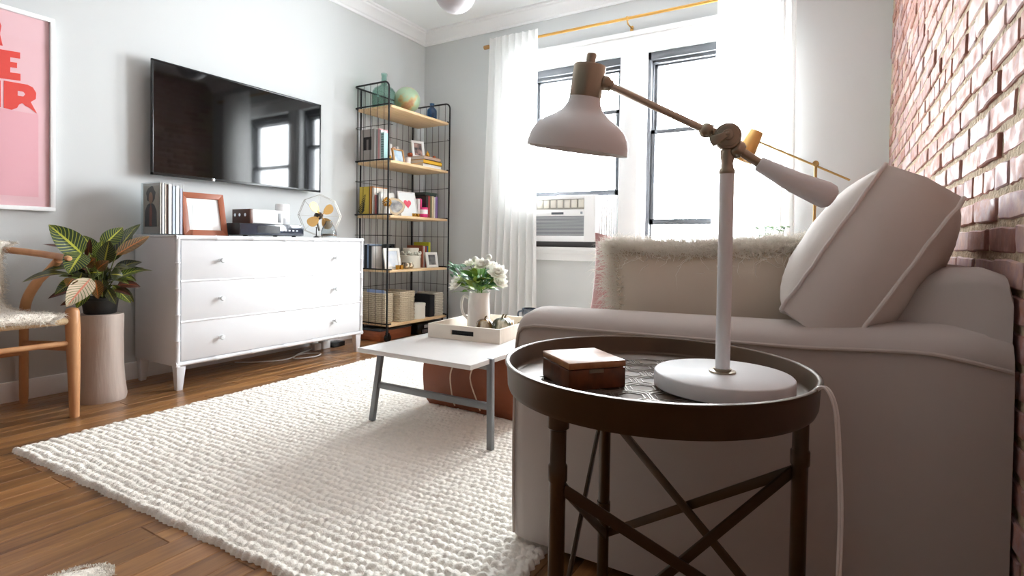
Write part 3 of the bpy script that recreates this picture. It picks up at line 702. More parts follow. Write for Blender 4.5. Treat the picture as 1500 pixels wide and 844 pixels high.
# leather pouf under the table
pf = thing('leather_pouf', 'brown leather cube pouf under the coffee table', 'pouf', (-1.5, 2.42, RZT))
M_lea = mat('brown_leather', '#7c3f22', .45, bump=.25, bs=35, var=.12, vs=5)
def pouf_pt(v):
    n = noise.noise(Vector((v[0]*5, v[1]*5, v[2]*6)))
    return n
bm = bmesh.new(); bmesh.ops.create_cube(bm, size=1, matrix=TR(-1.5, 2.44, RZT-.002+.165) @ Matrix.Diagonal((.575, .56, .33, 1)))
bmesh.ops.subdivide_edges(bm, edges=bm.edges, cuts=9, use_grid_fill=True)
for v in bm.verts:
    u = ((v.co.x+1.5)/.2875, (v.co.y-2.44)/.28, (v.co.z-.184)/.165)
    bul = .022*(1-u[2]**2); v.co.x += u[0]*bul*(1-.5*u[1]**2)*abs(u[0])**2; v.co.y += u[1]*bul*(1-.5*u[0]**2)*abs(u[1])**2
    v.co += Vector((1, 1, .3))*.006*noise.noise(v.co*9)
    for a_ in range(2):
        pass
    if v.co.z < .06: v.co.x = -1.5+(v.co.x+1.5)*(.955+.045*(v.co.z-.02)/.04); v.co.y = 2.44+(v.co.y-2.44)*(.955+.045*(v.co.z-.02)/.04)
g = G(); bm.verts.index_update(); g.add([v.co.copy() for v in bm.verts], [tuple(v.index for v in f.verts) for f in bm.faces]); bm.free()
build(g, 'body', M_lea, pf, smooth=50)
for px_ in (662, 691):
    top = at_y(px_+8, 535, 2.125); bt = at_y(px_+(-8 if px_ < 680 else 0)+10, 602, 2.135)
    build(G().tube(arc_pts([(top.x, 2.135, .345), (top.x+.0, 2.128, .3), (at_y(px_-2, 560, 2.125).x, 2.122, .2), (bt.x, 2.128, .08), (bt.x+.005, 2.14, .045)], 6), .0035, 8), 'lacing', mat('pale_cord', '#cbb6a0', .8), pf)

# ================================================================ helpers for small things
def lbl_mat(col, rough=.6): return mat('paint_'+col, '#'+col, rough)
def book(label, x0, x1, y0, y1, z0, z1, col, spine, group=None, pages='#ece7da', name='book', rot=None, rough=.55):
    """spine: which side carries the spine: '-y', '+x' or '-x'; lying books use spine '+x' with thin z"""
    r = thing(name, label, 'book', ((x0+x1)/2, (y0+y1)/2, z0), 0, group); t = .0025
    d = (x1-x0, y1-y0, z1-z0); thin = d.index(min(d)); g = G(); M = rot
    lo = [x0, y0, z0]; hi = [x1, y1, z1]
    for s in (0, 1):
        a = lo[:]; b = hi[:]
        if s == 0: b[thin] = a[thin]+t
        else: a[thin] = b[thin]-t
        g.box(a[0], b[0], a[1], b[1], a[2], b[2], M)
    a = lo[:]; b = hi[:]; ax = 'xyz'.index(spine[1])
    if spine[0] == '-': b[ax] = a[ax]+t
    else: a[ax] = b[ax]-t
    g.box(a[0], b[0], a[1], b[1], a[2], b[2], M)
    build(g, 'cover', lbl_mat(col, rough), r, 0, smooth=0)
    a = [v+.0035 for v in lo]; b = [v-.0035 for v in hi]
    a[thin] = lo[thin]+t; b[thin] = hi[thin]-t
    build(G().box(a[0], b[0], a[1], b[1], a[2], b[2], M), 'pages', mat('pages_'+pages, pages, .85), r, 0, smooth=0)
    return r
def photo_frame(name, label, loc, w, h, face, tilt, col, bw, mount, picture, dpt=.016, pic_in=.0, rough=.4, cat='picture frame', glass=False):
    """face: rotation (90 deg = faces +X); tilt leans the top backwards"""
    r = thing(name, label, cat, loc, R(face)); M = TR(*loc) @ RZ(R(face)) @ RX(-R(tilt)); fm = mat('frame_'+col, '#'+col, rough)
    g = G()
    for (a, b, c, d) in (((-w/2, 0), (w/2, 0), (w/2-bw, bw), (-w/2+bw, bw)), ((w/2, 0), (w/2, h), (w/2-bw, h-bw), (w/2-bw, bw)), ((w/2, h), (-w/2, h), (-w/2+bw, h-bw), (w/2-bw, h-bw)), ((-w/2, h), (-w/2, 0), (-w/2+bw, bw), (-w/2+bw, h-bw))):
        g.prism([a, b, c, d], 0, dpt, M @ RX(R(90)) @ Matrix.Diagonal((1, 1, -1, 1)))
    build(g, 'frame', fm, r, .0012)
    build(G().box(-w/2+bw*.9, w/2-bw*.9, dpt*.45, dpt*.6, bw*.9, h-bw*.9, M), 'mount', mat('mount_'+mount, '#'+mount, .7), r, 0, smooth=0)
    if picture:
        pw, ph = (w-2*bw)*(1-pic_in), (h-2*bw)*(1-pic_in)
        build(G().box(-pw/2, pw/2, dpt*.42, dpt*.45, h/2-ph/2, h/2+ph/2, M), 'picture', picture, r, 0, smooth=0)
    if glass: build(G().box(-w/2+bw*.9, w/2-bw*.9, dpt*.2, dpt*.24, bw*.9, h-bw*.9, M), 'glass', M_clear, r, 0, smooth=0)
    if tilt > 2:
        g = G().add([(-.02, dpt, h*.75), (.02, dpt, h*.75), (.025, dpt+.003, .01), (-.025, dpt+.003, .01)], [(0, 1, 2, 3)], M)
        q = M @ Vector((0, dpt, h*.7)); f = RZ(R(face)) @ Vector((0, 1, 0))
        build(G().tube([q, Vector((q.x, q.y, loc[2]+.002)) + f*(h*.22)], .004, 6, flat=(3, .6)), 'stand', fm, r, 0)
    return r
def leaf_geo(p, q, width, up, bow=.12, fold=.12, n=10, g=None, tipk=1.0, twist=0):
    """blade from p to q, uv: u across, v along"""
    p, q, up = Vector(p), Vector(q), Vector(up); d = q-p; L = d.length; d.normalize()
    side = d.cross(up).normalized(); nrm = side.cross(d).normalized(); g = g or G()
    def fn(u, v):
        s = u*2-1; wv = width*.5*(math.sin(PI*min(1, v**.75*1.0))**.8 if 0 < v < 1 else 0)
        sd = side*math.cos(twist*v)+nrm*math.sin(twist*v)
        return p + d*(L*v) + sd*(s*wv) + nrm*(L*bow*math.sin(PI*v) + fold*wv*abs(s)) 
    return g.grid(fn, 6, n)

# ================================================================ BOOKCASE
SX0, SX1, SY0, SY1 = -3.57, -3.18, 3.335, 4.13
SH = [.152, .608, 1.068, 1.525, 1.98]
bc = thing('bookcase', 'tall black wire-frame bookcase with five wooden shelves in the corner', 'bookcase', ((SX0+SX1)/2, (SY0+SY1)/2, 0))
M_pine = mat('pine_board', '#d3af82', .5, col2='#e8cba0', vs=5, stretch=(14, 1.2, 4))
for z in SH:
    bx('shelf_board', M_pine, bc, SX0+.012, SX1+.004, SY0+.012, SY1-.012, z-.022, z, .002)
def ring(z, r, drop=None):
    c = .035; P = []
    def corner(cx, cy, a0):
        for k in range(6): a = R(a0+90*k/5); P.append((cx+c*math.cos(a), cy+c*math.sin(a), z))
    P.append((SX1, SY0-.012+c+.05, z - (drop or 0))) if drop else None
    P.append((SX1, SY0+.0, z - (drop or 0)))
    for k in range(5): a = R(90*k/4); P.append((SX1-.05*(1-math.cos(a)), SY0-.012, z-.05+.05*math.sin(a))) if drop else None
    if not drop: P = [(SX1+.006, SY0+.012, z)]; corner(SX1+.006-c, SY0-.012+c, 0); P = P[:1]+P[1:][::-1]; P = [(SX1+.006, SY0+.03, z)] + [(SX1+.006-c+c*math.cos(R(-18*k)), SY0-.012+c+c*math.sin(R(-18*k)), z) for k in range(6)]
    P += [(SX0-.012+c+c*math.cos(R(-90-18*k)), SY0-.012+c+c*math.sin(R(-90-18*k)), z) for k in range(6)]
    P += [(SX0-.012+c+c*math.cos(R(180-18*k)), SY1+.012-c+c*math.sin(R(180-18*k)), z) for k in range(6)]
    if drop:
        P = [(SX1, SY0-.012, z-.3)] + [(SX1-.05+.05*math.cos(R(18*k)), SY0-.012, z-.05+.05*math.sin(R(18*k))) for k in range(6)] + P[-12:]
        P += [(SX1-.05+.05*math.sin(R(18*k)), SY1+.012, z-.05+.05*math.cos(R(18*k))) for k in range(6)] + [(SX1, SY1+.012, z-.3)]
    else: P += [(SX1+.006-c+c*math.cos(R(90-18*k)), SY1+.012-c+c*math.sin(R(90-18*k)), z) for k in range(6)] + [(SX1+.006, SY1-.03, z)]
    return G().tube(P, r, 8)
build(ring(2.168, .0075, True), 'top_rail', M_black, bc)
for z in SH: build(ring(z+.004, .006), 'shelf_rail', M_black, bc)
for z in SH[:-1]: build(ring(z+.29, .0022), 'wire_rail', M_black, bc)
for X, y in ((SX1, SY0-.012), (SX1, SY1+.012), (SX0-.006, SY0+.06), (SX0-.006, SY1-.06)):
    build(G().tube([(X, y, .06), (X, y, 2.12 if X > -3.3 else 2.165)], .0075, 10), 'post', M_black, bc)
wire = G().tube([(0, 0, .14), (0, 0, 2.165)], .0021, 6)
ys = list(np.linspace(SY0+.035, SY1-.035, 10))
for X, y in [(SX0-.013, y) for y in ys] + [(x_, yy) for yy in (SY0-.012, SY1+.012) for x_ in np.linspace(SX0+.025, SX1-.055, 5)]:
    build(wire, 'wire', M_black, bc, M=TR(X, y, 0))
for X, y in ((SX1-.03, SY0+.03), (SX1-.03, SY1-.03), (SX0+.04, SY0+.06), (SX0+.04, SY1-.06)):
    g = G().tube([(X, y, .13), (X, y, .06)], .009, 10); g.tube([(X-.012, y, .034), (X+.012, y, .034)], .033, 18); g.tube([(X-.02, y-.0, .034), (X-.02, y, .075), (X+.02, y, .075), (X+.02, y, .034)], .005, 6)
    build(g, 'castor', M_blackplastic, bc, .002)

# ---- top shelf: demijohn, globe, blue bottle
M_aqua = mat_pane('aqua_glass', '#dff0eb', 2.5)
zz = SH[4]+.001; r = thing('glass_demijohn', 'large pale aqua glass bottle on the top shelf', 'bottle', (-3.40, 3.49, zz))
build(G().lathe([(0, 0), (.085, 0), (.096, .012), (.1, .05), (.102, .13), (.098, .165), (.082, .19), (.05, .21), (.03, .225), (.025, .245), (.022, .30), (.027, .304), (.027, .322), (.019, .323), (.017, .3), (.02, .245), (.026, .22), (.046, .204), (.077, .185), (.092, .163), (.096, .13), (.095, .05), (.09, .016), (0, .006)], 36, TR(-3.40, 3.49, zz)), 'body', M_aqua, r, smooth=60)
def globe_mat():
    m = mat('globe_map', '#a9c3a2', .3, coat=.5, col2='#c9b27c', vs=9); nt = m.node_tree
    for n in nt.nodes:
        if n.type == 'VALTORGB': n.color_ramp.elements[0].position = .5; n.color_ramp.elements[1].position = .56; e = n.color_ramp.elements.new(.62); e.color = (*lin('#b98d6a'), 1)
    return m
gl = thing('globe', 'antique green terrestrial globe on the top shelf', 'globe', (-3.37, 3.755, zz))
build(G().ball((-3.37, 3.755, zz+.152), .117, 36), 'ball', globe_mat(), gl, smooth=80)
build(G().lathe([(0, 0), (.06, 0), (.062, .006), (.03, .014), (.02, .026), (.05, .042), (.045, .046), (0, .036)], 24, TR(-3.37, 3.755, zz)), 'stand', mat('teal_metal', '#4e7c6c', .4), gl, smooth=50)
r = thing('glass_bottle', 'small deep blue glass bottle beside the globe', 'bottle', (-3.27, 3.985, zz))
build(G().lathe([(0, 0), (.042, 0), (.046, .006), (.046, .085), (.043, .1), (.024, .122), (.018, .13), (.018, .148), (.022, .15), (.022, .16), (.015, .16), (.014, .13), (.02, .12), (.039, .098), (.042, .085), (.042, .01), (0, .006)], 28, TR(-3.27, 3.985, zz)), 'body', mat_pane('blue_glass', '#9cc2dd', 2.5), r, smooth=60)

# ---- second shelf
zz = SH[3]+.001
r = book('large grey photography book with dark portrait cover facing the shelf end', -3.545, -3.385, 3.365, 3.40, zz, zz+.278, 'a39b95', '+x')
bx('cover_print', mat('print_dark', '#2b2727', .6), r, -3.515, -3.418, 3.3642, 3.365, zz+.10, zz+.212, 0); bx('cover_print', mat('print_grey', '#7d7672', .6), r, -3.475, -3.452, 3.3636, 3.3642, zz+.10, zz+.19, 0)
xx = -3.38
for wdt, col, lab, hh in ((.022, 'e9e7e4', 'thick white binder spine next to grey photography book', .275), (.018, 'dcdad6', 'pale grey magazine spine beside the white binder', .268), (.02, 'e9a9ab', 'pink folder standing between white spines', .272), (.016, 'f2f1ef', 'thin white notebook right of the pink folder', .26), (.03, 'a9d3d0', 'pale teal spiral planner at end of upper book row', .235)):
    b = book(lab, xx, xx+wdt-.001, 3.36, 3.425 if xx > -3.33 else 3.46, zz, zz+hh, col, '-y')
    if col == 'a9d3d0':
        g = G()
        for k in range(11): g.tube([(xx+.015+.012*math.cos(R(t)), 3.359+.007*math.sin(R(t)), zz+.015+k*.02) for t in range(0, 360, 45)], .0018, 5, closed=True)
        build(g, 'spiral', M_black, b)
    xx += wdt+.001
def ball_thing(name, label, cat, loc, prof, material, n=20, part='body', group=None):
    r = thing(name, label, cat, loc, 0, group); build(G().lathe(prof, n, TR(*loc)), part, material, r, smooth=60); return r
M_gold = mat('gold_leaf', '#c9963f', .25, metal=1); M_copper = mat('copper', '#a8583a', .3, metal=1); M_cer = mat('white_ceramic', '#f0eeeb', .2, coat=.3)
ball_thing('brass_bell', 'tiny brass bell beside teal planner', 'ornament', (-3.235, 3.40, zz), [(0, 0), (.018, 0), (.017, .012), (.011, .03), (.006, .036), (.006, .045), (0, .047)], M_gold)
def pic_mat(name, c1, c2, vs): return mat(name, c1, .35, col2=c2, vs=vs)
photo_frame('picture_frame', 'small wooden photo frame with blue picture on second shelf', (-3.235, 3.52, zz), .125, .125, 84, 14, 'b98a54', .014, 'eeeeee', pic_mat('blue_photo', '#8fb4cf', '#dfe7ea', 14))
for k, (w_, c_) in enumerate((('.02', 'ece9e4'), ('.02', 'd8d2c8'), ('.022', 'f3f2ef'), ('.018', 'e6cfc6'), ('.022', 'f1efeb'))):
    y_ = 3.50+k*.045; book(['cream paperback behind blue photo frame', 'beige paperback second in the small white row', 'white paperback third in the small white row', 'blush paperback fourth in the small white row', 'white paperback ending the small row before cups'][k], -3.53, -3.42, y_, y_+.03, zz, zz+.17+.01*(k % 3), c_, '+x')
for k, (y_, x_) in enumerate(((3.635, -3.25), (3.69, -3.30))):
    ball_thing('egg_cup', ['white ceramic cup right of blue photo', 'white ceramic cup standing further back beside book stack'][k], 'cup', (x_, y_, zz), [(0, 0), (.022, 0), (.026, .008), (.028, .06), (.025, .06), (.023, .01), (0, .008)], M_cer)
z_ = zz
for k, (hh, col, lab) in enumerate(((.034, 'f0efec', 'white book at bottom of the lying stack'), (.034, 'e9b52f', 'yellow book in middle of the lying stack'), (.03, 'b99b86', 'tan clothbound book on top of lying stack'))):
    book(lab, -3.46, -3.215+.01*k, 3.80-.005*k, 4.06-.03*(k == 2), z_, z_+hh, col, '+x', pages='#e8e2d6'); z_ += hh+.0005
photo_frame('picture_frame', 'white photo frame standing on the lying book stack', (-3.33, 3.88, z_), .13, .165, 70, 12, 'ecebe9', .024, 'd9d9d9', pic_mat('photo_people', '#3c3736', '#c69a8d', 22))
ball_thing('pear_ornament', 'gold pear ornament in front of white frame', 'ornament', (-3.245, 3.90, z_), [(0, 0), (.016, .003), (.021, .018), (.016, .036), (.007, .05), (.003, .06), (0, .062)], M_gold)
ball_thing('copper_pot', 'small copper pot left of white frame', 'pot', (-3.36, 3.79, z_+.0), [(0, 0), (.02, 0), (.026, .014), (.022, .032), (.018, .034), (0, .03)], M_copper)
ball_thing('copper_pebble', 'copper bead ornament at right end of lying stack', 'ornament', (-3.25, 4.0, z_), [(0, 0), (.014, .002), (.017, .014), (.011, .026), (0, .03)], M_copper)

# ---- third shelf
zz = SH[2]+.001
r = book('yellow hardback with black fern cover facing the shelf end', -3.55, -3.435, 3.362, 3.392, zz, zz+.245, 'd3b94b', '+x')
g = G()
for k in range(11):
    t = k/11; c = Vector((-3.53+.05*t, 3.3612, zz+.01+.17*t)); L = .045*(1-t*.75)
    for s in (-1, 1): g.add([c, c+Vector((s*L, 0, L*.7)), c+Vector((s*L*.6, 0, L*.75)), c+Vector((.0, 0, .01))], [(0, 1, 2, 3)])
build(g, 'cover_print', mat('print_black', '#1d211c', .7), r, smooth=0)
r = book('orange hardback standing beside the yellow fern book', -3.432, -3.402, 3.36, 3.55, zz, zz+.245, 'd08a3f', '-y')
for k, (x_, w_, c_, h_, lab) in enumerate(((-3.40, .018, 'f3efe6', .235, 'white spine right of orange hardback'), (-3.365, .022, 'b4474a', .17, 'short red book on third shelf end'), (-3.342, .014, '444a52', .185, 'slim slate book beside short red book'), (-3.326, .022, 'e4e2dc', .195, 'white book next to gold pinecone vase'))):
    book(lab, x_, x_+w_, 3.362, 3.53, zz, zz+h_, c_, '-y')
vz = thing('pinecone_vase', 'small white vase holding a gold pinecone on third shelf', 'vase', (-3.265, 3.40, zz))
build(G().lathe([(0, 0), (.02, 0), (.026, .02), (.024, .05), (.015, .068), (.018, .074), (.014, .074), (0, .06)], 20, TR(-3.265, 3.40, zz)), 'vase', M_cer, vz, smooth=60)
g = G()
for k in range(40):
    a = k*2.4; t = k/40; rr = .034*math.sin(PI*(.15+.8*t)); c = Vector((-3.265+rr*math.cos(a), 3.40+rr*math.sin(a), zz+.075+.075*t)); g.ball(c, .0085, 6, (1, 1, .7))
build(g, 'pinecone', M_gold, vz)
gd = thing('agate_slice', 'round grey agate slice leaning behind the heart print', 'ornament', (-3.23, 3.47, zz))
MA = TR(-3.235, 3.475, zz+.078) @ RZ(R(60)) @ RX(R(76))
build(G().lathe([(0, -.006), (.074, -.006), (.078, 0), (.074, .006), (0, .006)], 28, MA, lambda a, z: 1+.07*math.sin(3*a+1)+.04*math.sin(7*a)), 'rind', mat('agate_rind', '#c5b294', .6), gd, smooth=50)
build(G().lathe([(0, -.0068), (.055, -.0068), (.055, .0068), (0, .0068)], 24, MA, lambda a, z: 1+.09*math.sin(3*a+1)), 'core', mat('agate_core', '#77787c', .15, col2='#c9c6c2', vs=18), gd, smooth=50)
hp = photo_frame('picture_frame', 'white framed print of a red heart on the third shelf', (-3.225, 3.645, zz), .20, .225, 84, 13, 'eeedeb', .008, 'e9ecec', None)
MH = TR(-3.225, 3.645, zz) @ RZ(R(84)) @ RX(-R(13))
hrt = [(16*math.sin(t)**3/16*.043, (13*math.cos(t)-5*math.cos(2*t)-2*math.cos(3*t)-math.cos(4*t))/16*.043) for t in np.linspace(0, 2*PI, 40)[:-1]]
build(G().prism(hrt, 0, .0007, MH @ TR(.0, .0068, .118) @ RX(R(90))), 'heart', mat('heart_red', '#e0566a', .6), hp, smooth=0)
for k, y_ in enumerate((3.665, 3.715)): ball_thing('gold_votive', ['small gold votive cup before heart print', 'small gold votive cup at right of heart print'][k], 'candle holder', (-3.195, y_, zz), [(0, 0), (.016, 0), (.019, .028), (.016, .028), (.014, .006), (0, .004)], M_gold)
for k, (y_, w_, c_, h_, lab) in enumerate(((3.76, .03, 'e5dedb', .165, 'white book left of pink candle box'), (3.792, .012, 'd8456f', .172, 'thin crimson book beside white book'), (3.872, .03, '33302e', .2, 'black book under the green storage tin'), (3.904, .026, 'a8423e', .205, 'red book under the green storage tin'), (3.932, .022, '6f6f4f', .198, 'olive book under the green storage tin'), (3.956, .03, 'd9c9a3', .205, 'cream book under the green storage tin'), (3.988, .02, 'e8e3de', .2, 'white book under the green storage tin'), (4.01, .032, '8b6fa5', .205, 'purple book at right end of third shelf'))):
    book(lab, -3.44, -3.235, y_, y_+w_, zz, zz+h_, c_, '+x')
r = thing('storage_tin', 'dark green tin lying across the book row', 'tin', (-3.33, 3.96, zz+.206)); bx('tin_body', lbl_mat('2b3a33', .5), r, -3.43, -3.24, 3.87, 4.035, zz+.2055, zz+.232, .003); bx('tin_lid', lbl_mat('314239', .5), r, -3.433, -3.237, 3.867, 4.038, zz+.226, zz+.236, .002)
r = thing('candle_box', 'hot pink candle jar with white label on third shelf', 'candle', (-3.215, 3.82, zz))
build(G().lathe([(0, 0), (.033, 0), (.035, .004), (.035, .09), (0, .09)], 24, TR(-3.215, 3.82, zz)), 'jar', lbl_mat('e63c82', .4), r, smooth=40)
build(G().lathe([(.0355, .03), (.0355, .07)], 24, TR(-3.215, 3.82, zz)), 'paper_label', M_paper, r); build(G().lathe([(0, .0), (.022, 0), (.022, .065), (0, .066)], 20, TR(-3.27, 3.815, zz+.09)), 'stopper', lbl_mat('e63c82', .4), r)
r = thing('match_canister', 'tall hot pink canister behind candle jar', 'canister', (-3.285, 3.832, zz)); 
build(G().lathe([(0, 0), (.028, 0), (.028, .165), (.026, .168), (0, .168)], 20, TR(-3.285, 3.832, zz)), 'body', lbl_mat('e5488f', .45), r, smooth=40)

# ---- fourth shelf
zz = SH[1]+.001
for k, (x_, w_, c_, h_, lab) in enumerate(((-3.545, .03, '3b3f47', .2, 'dark slate book at wall side of fourth shelf'), (-3.512, .024, 'dfe3ea', .215, 'white book second from wall on fourth shelf'), (-3.486, .03, '20242b', .205, 'black book third from wall on fourth shelf'), (-3.454, .02, '8ea3bf', .21, 'pale blue book fourth from wall on fourth shelf'), (-3.432, .03, '2c2f35', .2, 'charcoal book behind white photo frames'), (-3.40, .02, 'e9e4e1', .195, 'cream book behind white photo frames'))):
    book(lab, x_, x_+w_, 3.362, 3.52, zz, zz+h_, c_, '-y')
photo_frame('picture_frame', 'cream photo frame with pale blue picture at front of fourth shelf', (-3.235, 3.46, zz), .165, .185, 80, 12, 'efece4', .026, 'f5f4f0', pic_mat('pale_photo', '#c9d2de', '#f1f0ee', 12))
r = thing('toy_camera', 'small black camera behind the cream photo frame', 'camera', (-3.34, 3.48, zz)); bx('camera_stand', lbl_mat('3c3f45'), r, -3.36, -3.30, 3.45, 3.53, zz, zz+.17, .002); bx('camera_body', M_blackplastic, r, -3.365, -3.295, 3.445, 3.535, zz+.171, zz+.215, .004); build(G().tube([(-3.295, 3.49, zz+.19), (-3.28, 3.49, zz+.19)], .014, 14), 'lens', M_blackplastic, r)
for k, (x_, y_) in enumerate(((-3.2, 3.47), (-3.2, 3.515))): ball_thing('gold_votive', ['gold mercury votive before cream photo frame', 'gold mercury votive at right of cream photo frame'][k], 'candle holder', (x_, y_, zz), [(0, 0), (.018, 0), (.021, .036), (.018, .036), (.016, .006), (0, .004)], M_gold)
M_merc = mat('mercury_glass', '#cdbfa6', .15, metal=.8)
for k, (x_, y_) in enumerate(((-3.215, 3.60), (-3.225, 3.66), (-3.27, 3.625))): ball_thing('mercury_jar', ['round mercury glass jar nearest cream photo frame', 'round mercury glass jar nearest hat boxes', 'round mercury glass jar at back of the trio'][k], 'ornament', (x_, y_, zz), [(0, 0), (.016, 0), (.027, .016), (.027, .032), (.017, .048), (.019, .054), (.015, .054), (0, .045)], M_merc)
def hatbox(label, x, y, z, rad, h, col):
    r = thing('hat_box', label, 'box', (x, y, z)); build(G().lathe([(0, 0), (rad, 0), (rad, h), (0, h)], 36, TR(x, y, z)), 'body', lbl_mat(col, .7), r, smooth=40)
    build(G().lathe([(rad+.003, h-.018), (rad+.003, h+.003), (rad, h+.005), (0, h+.005)], 36, TR(x, y, z)), 'lid', lbl_mat(col, .7), r, smooth=40); return r
hatbox('wide cream round hat box on the fourth shelf', -3.33, 3.77, zz, .095, .108, 'e4e1d3'); hatbox('smaller cream hat box stacked on the wide one', -3.33, 3.78, zz+.1145, .07, .062, 'ddd9cb')
wr = thing('flower_garland', 'pale flower garland wrapped round the upper hat box', 'garland', (-3.33, 3.78, zz+.12)); g = G()
for k in range(34):
    a = k*2*PI/34; g.ball((-3.33+.085*math.cos(a), 3.78+.085*math.sin(a), zz+.132+.012*math.sin(k*5)), .0125+.004*math.sin(k*3), 6)
tag(build(g, 'blossoms', mat('pale_blossom', '#d8d9cd', .8, var=.15, vs=40), wr), kind='stuff')
for k, (y_, w_, c_, h_, lab) in enumerate(((3.895, .025, '9c5a42', .205, 'rust brown book right of the hat boxes'), (3.922, .022, 'e9e6df', .2, 'white book right of rust brown book'), (3.946, .022, 'b3473b', .195, 'red book on right of fourth shelf'), (3.97, .02, '3f6f9e', .2, 'blue book on right of fourth shelf'), (3.992, .03, 'c3c437', .235, 'tall lime yellow book on fourth shelf'))):
    book(lab, -3.48, -3.30, y_, y_+w_, zz, zz+h_, c_, '+x')
photo_frame('picture_frame', 'small white frame with dark photo at right of fourth shelf', (-3.235, 3.985, zz), .135, .145, 78, 11, 'ecebe8', .026, 'f3f2ef', pic_mat('bw_photo', '#3d3d3f', '#8d8d8d', 16))

# ---- lowest shelf
zz = SH[0]+.001
M_wick = mat('water_hyacinth', '#c9bba2', .9, bump=.8, bs=90, var=.15, vs=30)
def basket(name, label, x0, x1, y0, y1, z, h, col=None, notch=False):
    r = thing(name, label, 'basket', ((x0+x1)/2, (y0+y1)/2, z)); mm = col or M_wick; t = .008
    rows = max(4, int(h/.016))
    P = [(x0, y0), (x1, y0), (x1, y1), (x0, y1)]
    for k in range(rows):
        zc_ = z+(k+.5)*h/rows; pts = []
        for q in range(4):
            a = Vector(P[q]); b = Vector(P[(q+1) % 4]); n = 14
            for i in range(n):
                pt = a+(b-a)*(i/n); wv = .0035*math.sin(PI*(i+k)); ww = .003*(1 if (i+k) % 2 else -1)
                nrm = Vector(((b-a).y, -(b-a).x)).normalized(); pt = pt+nrm*ww; pts.append((pt.x, pt.y, zc_))
        build(G().tube(pts, h/rows*.56, 6, closed=True), 'weave_row', mm, r, smooth=60)
    build(G().box(x0+.01, x1-.01, y0+.01, y1-.01, z, z+.01), 'bottom', mm, r, 0); return r
basket('woven_basket', 'pale woven basket holding papers at left of lowest shelf', -3.545, -3.26, 3.385, 3.475, zz, .25)
r = basket('magazine_basket', 'pale woven file basket facing out on lowest shelf', -3.47, -3.20, 3.50, 3.68, zz, .26)
r = thing('paper_stack', 'blue and white papers standing in left basket', 'papers', (-3.4, 3.43, zz+.012))
for k in range(5): bx('sheet', lbl_mat(['9fb6de', 'eef0f4', 'c9d5ea', 'f2f2f2', 'dfe5ee'][k], .7), r, -3.5+.01*k, -3.30+.005*k, 3.41+k*.012, 3.414+k*.012, zz+.012, zz+.275-.008*k, 0)
hatbox('cream round storage box on the lowest shelf', -3.275, 3.79, zz, .088, .13, 'e6e4da')
r = thing('document_holder', 'clear folders of papers standing behind the round box', 'folder', (-3.45, 3.86, zz))
for k in range(6): bx('folder_sheet', lbl_mat(['e9ebf0', 'c8cfe0', 'f2f3f5', '6d7bb0', 'dfe3ea', 'e8e9ec'][k], .5), r, -3.53, -3.405, 3.70+k*.038, 3.708+k*.038, zz, zz+.245-.006*k, 0)
r = thing('magazine_file', 'black cardboard magazine file on lowest shelf', 'file', (-3.33, 3.94, zz)); g = G().box(-3.44, -3.21, 3.905, 3.909, zz, zz+.2); g.box(-3.44, -3.21, 3.975, 3.979, zz, zz+.2); g.box(-3.215, -3.21, 3.905, 3.979, zz, zz+.2); g.box(-3.44, -3.21, 3.905, 3.979, zz, zz+.004); build(g, 'case', lbl_mat('25262a', .6), r, 0, smooth=0); bx('papers', M_paper, r, -3.43, -3.22, 3.915, 3.97, zz+.005, zz+.16, 0)
basket('wicker_box', 'square white wicker box at right end of lowest shelf', -3.43, -3.21, 3.995, 4.10, zz, .215, mat('white_wicker', '#d8d3c6', .85, bump=.6, bs=80))
# ---- under the bookcase
r = thing('wooden_crate', 'flat brown wooden case with grey lid under the bookcase', 'box', (-3.33, 3.5, 0)); bx('case', mat('mahogany', '#8a4a2c', .4, col2='#a65f3a', vs=6, stretch=(2, 1, 8)), r, -3.5, -3.262, 3.33, 3.72, 0.001, .085, .004); bx('lid', mat('grey_lid', '#4a4c52', .25), r, -3.5, -3.258, 3.325, 3.725, .086, .1, .004)
r = thing('printer', 'low black printer under the right half of bookcase', 'printer', (-3.33, 3.95, 0)); bx('body', M_blackplastic, r, -3.52, -3.22, 3.76, 4.12, .001, .1, .008); bx('paper_tray', mat('printer_grey', '#55565a', .4), r, -3.222, -3.2, 3.82, 4.06, .015, .045, .003); bx('panel', mat('printer_silver', '#9a9ca0', .35), r, -3.2215, -3.2185, 3.85, 3.97, .055, .085, .001)

# ================================================================ ON THE DRESSER
zz = DZ+.001
# acrylic magazine holder and its magazines
mh = thing('magazine_holder', 'clear acrylic magazine holder on left end of dresser', 'magazine holder', (-3.39, 1.70, zz))
hx0, hx1, hy0, hy1, hz = -3.492, -3.285, 1.612, 1.80, .30
bx('side', M_clear, mh, hx0, hx1, hy0, hy0+.004, zz, zz+hz, 0); bx('side', M_clear, mh, hx0, hx1, hy1-.004, hy1, zz, zz+hz*.6, 0)
bx('back', M_clear, mh, hx0, hx0+.004, hy0+.004, hy1-.004, zz, zz+hz, 0); bx('bottom', M_clear, mh, hx0+.004, hx1, hy0+.004, hy1-.004, zz, zz+.004, 0)
yy = 1.619; mags = [('magazine with a portrait on its grey cover at front of holder', .012, 'c9c4bd', .29), ('white magazine right behind the portrait cover', .016, 'f2f1f0', .285), ('cream magazine third in the acrylic holder', .01, 'e6ddd0', .287), ('dark brown thin magazine in the acrylic holder', .008, '6d4a3c', .282), ('thick white magazine in middle of the holder', .022, 'f4f3f2', .286), ('pale blue magazine in the acrylic holder', .02, 'c4cedb', .276), ('white magazine near the brown frame', .022, 'eef0f3', .28), ('lavender grey magazine last in the holder', .018, 'b9bccb', .266)]
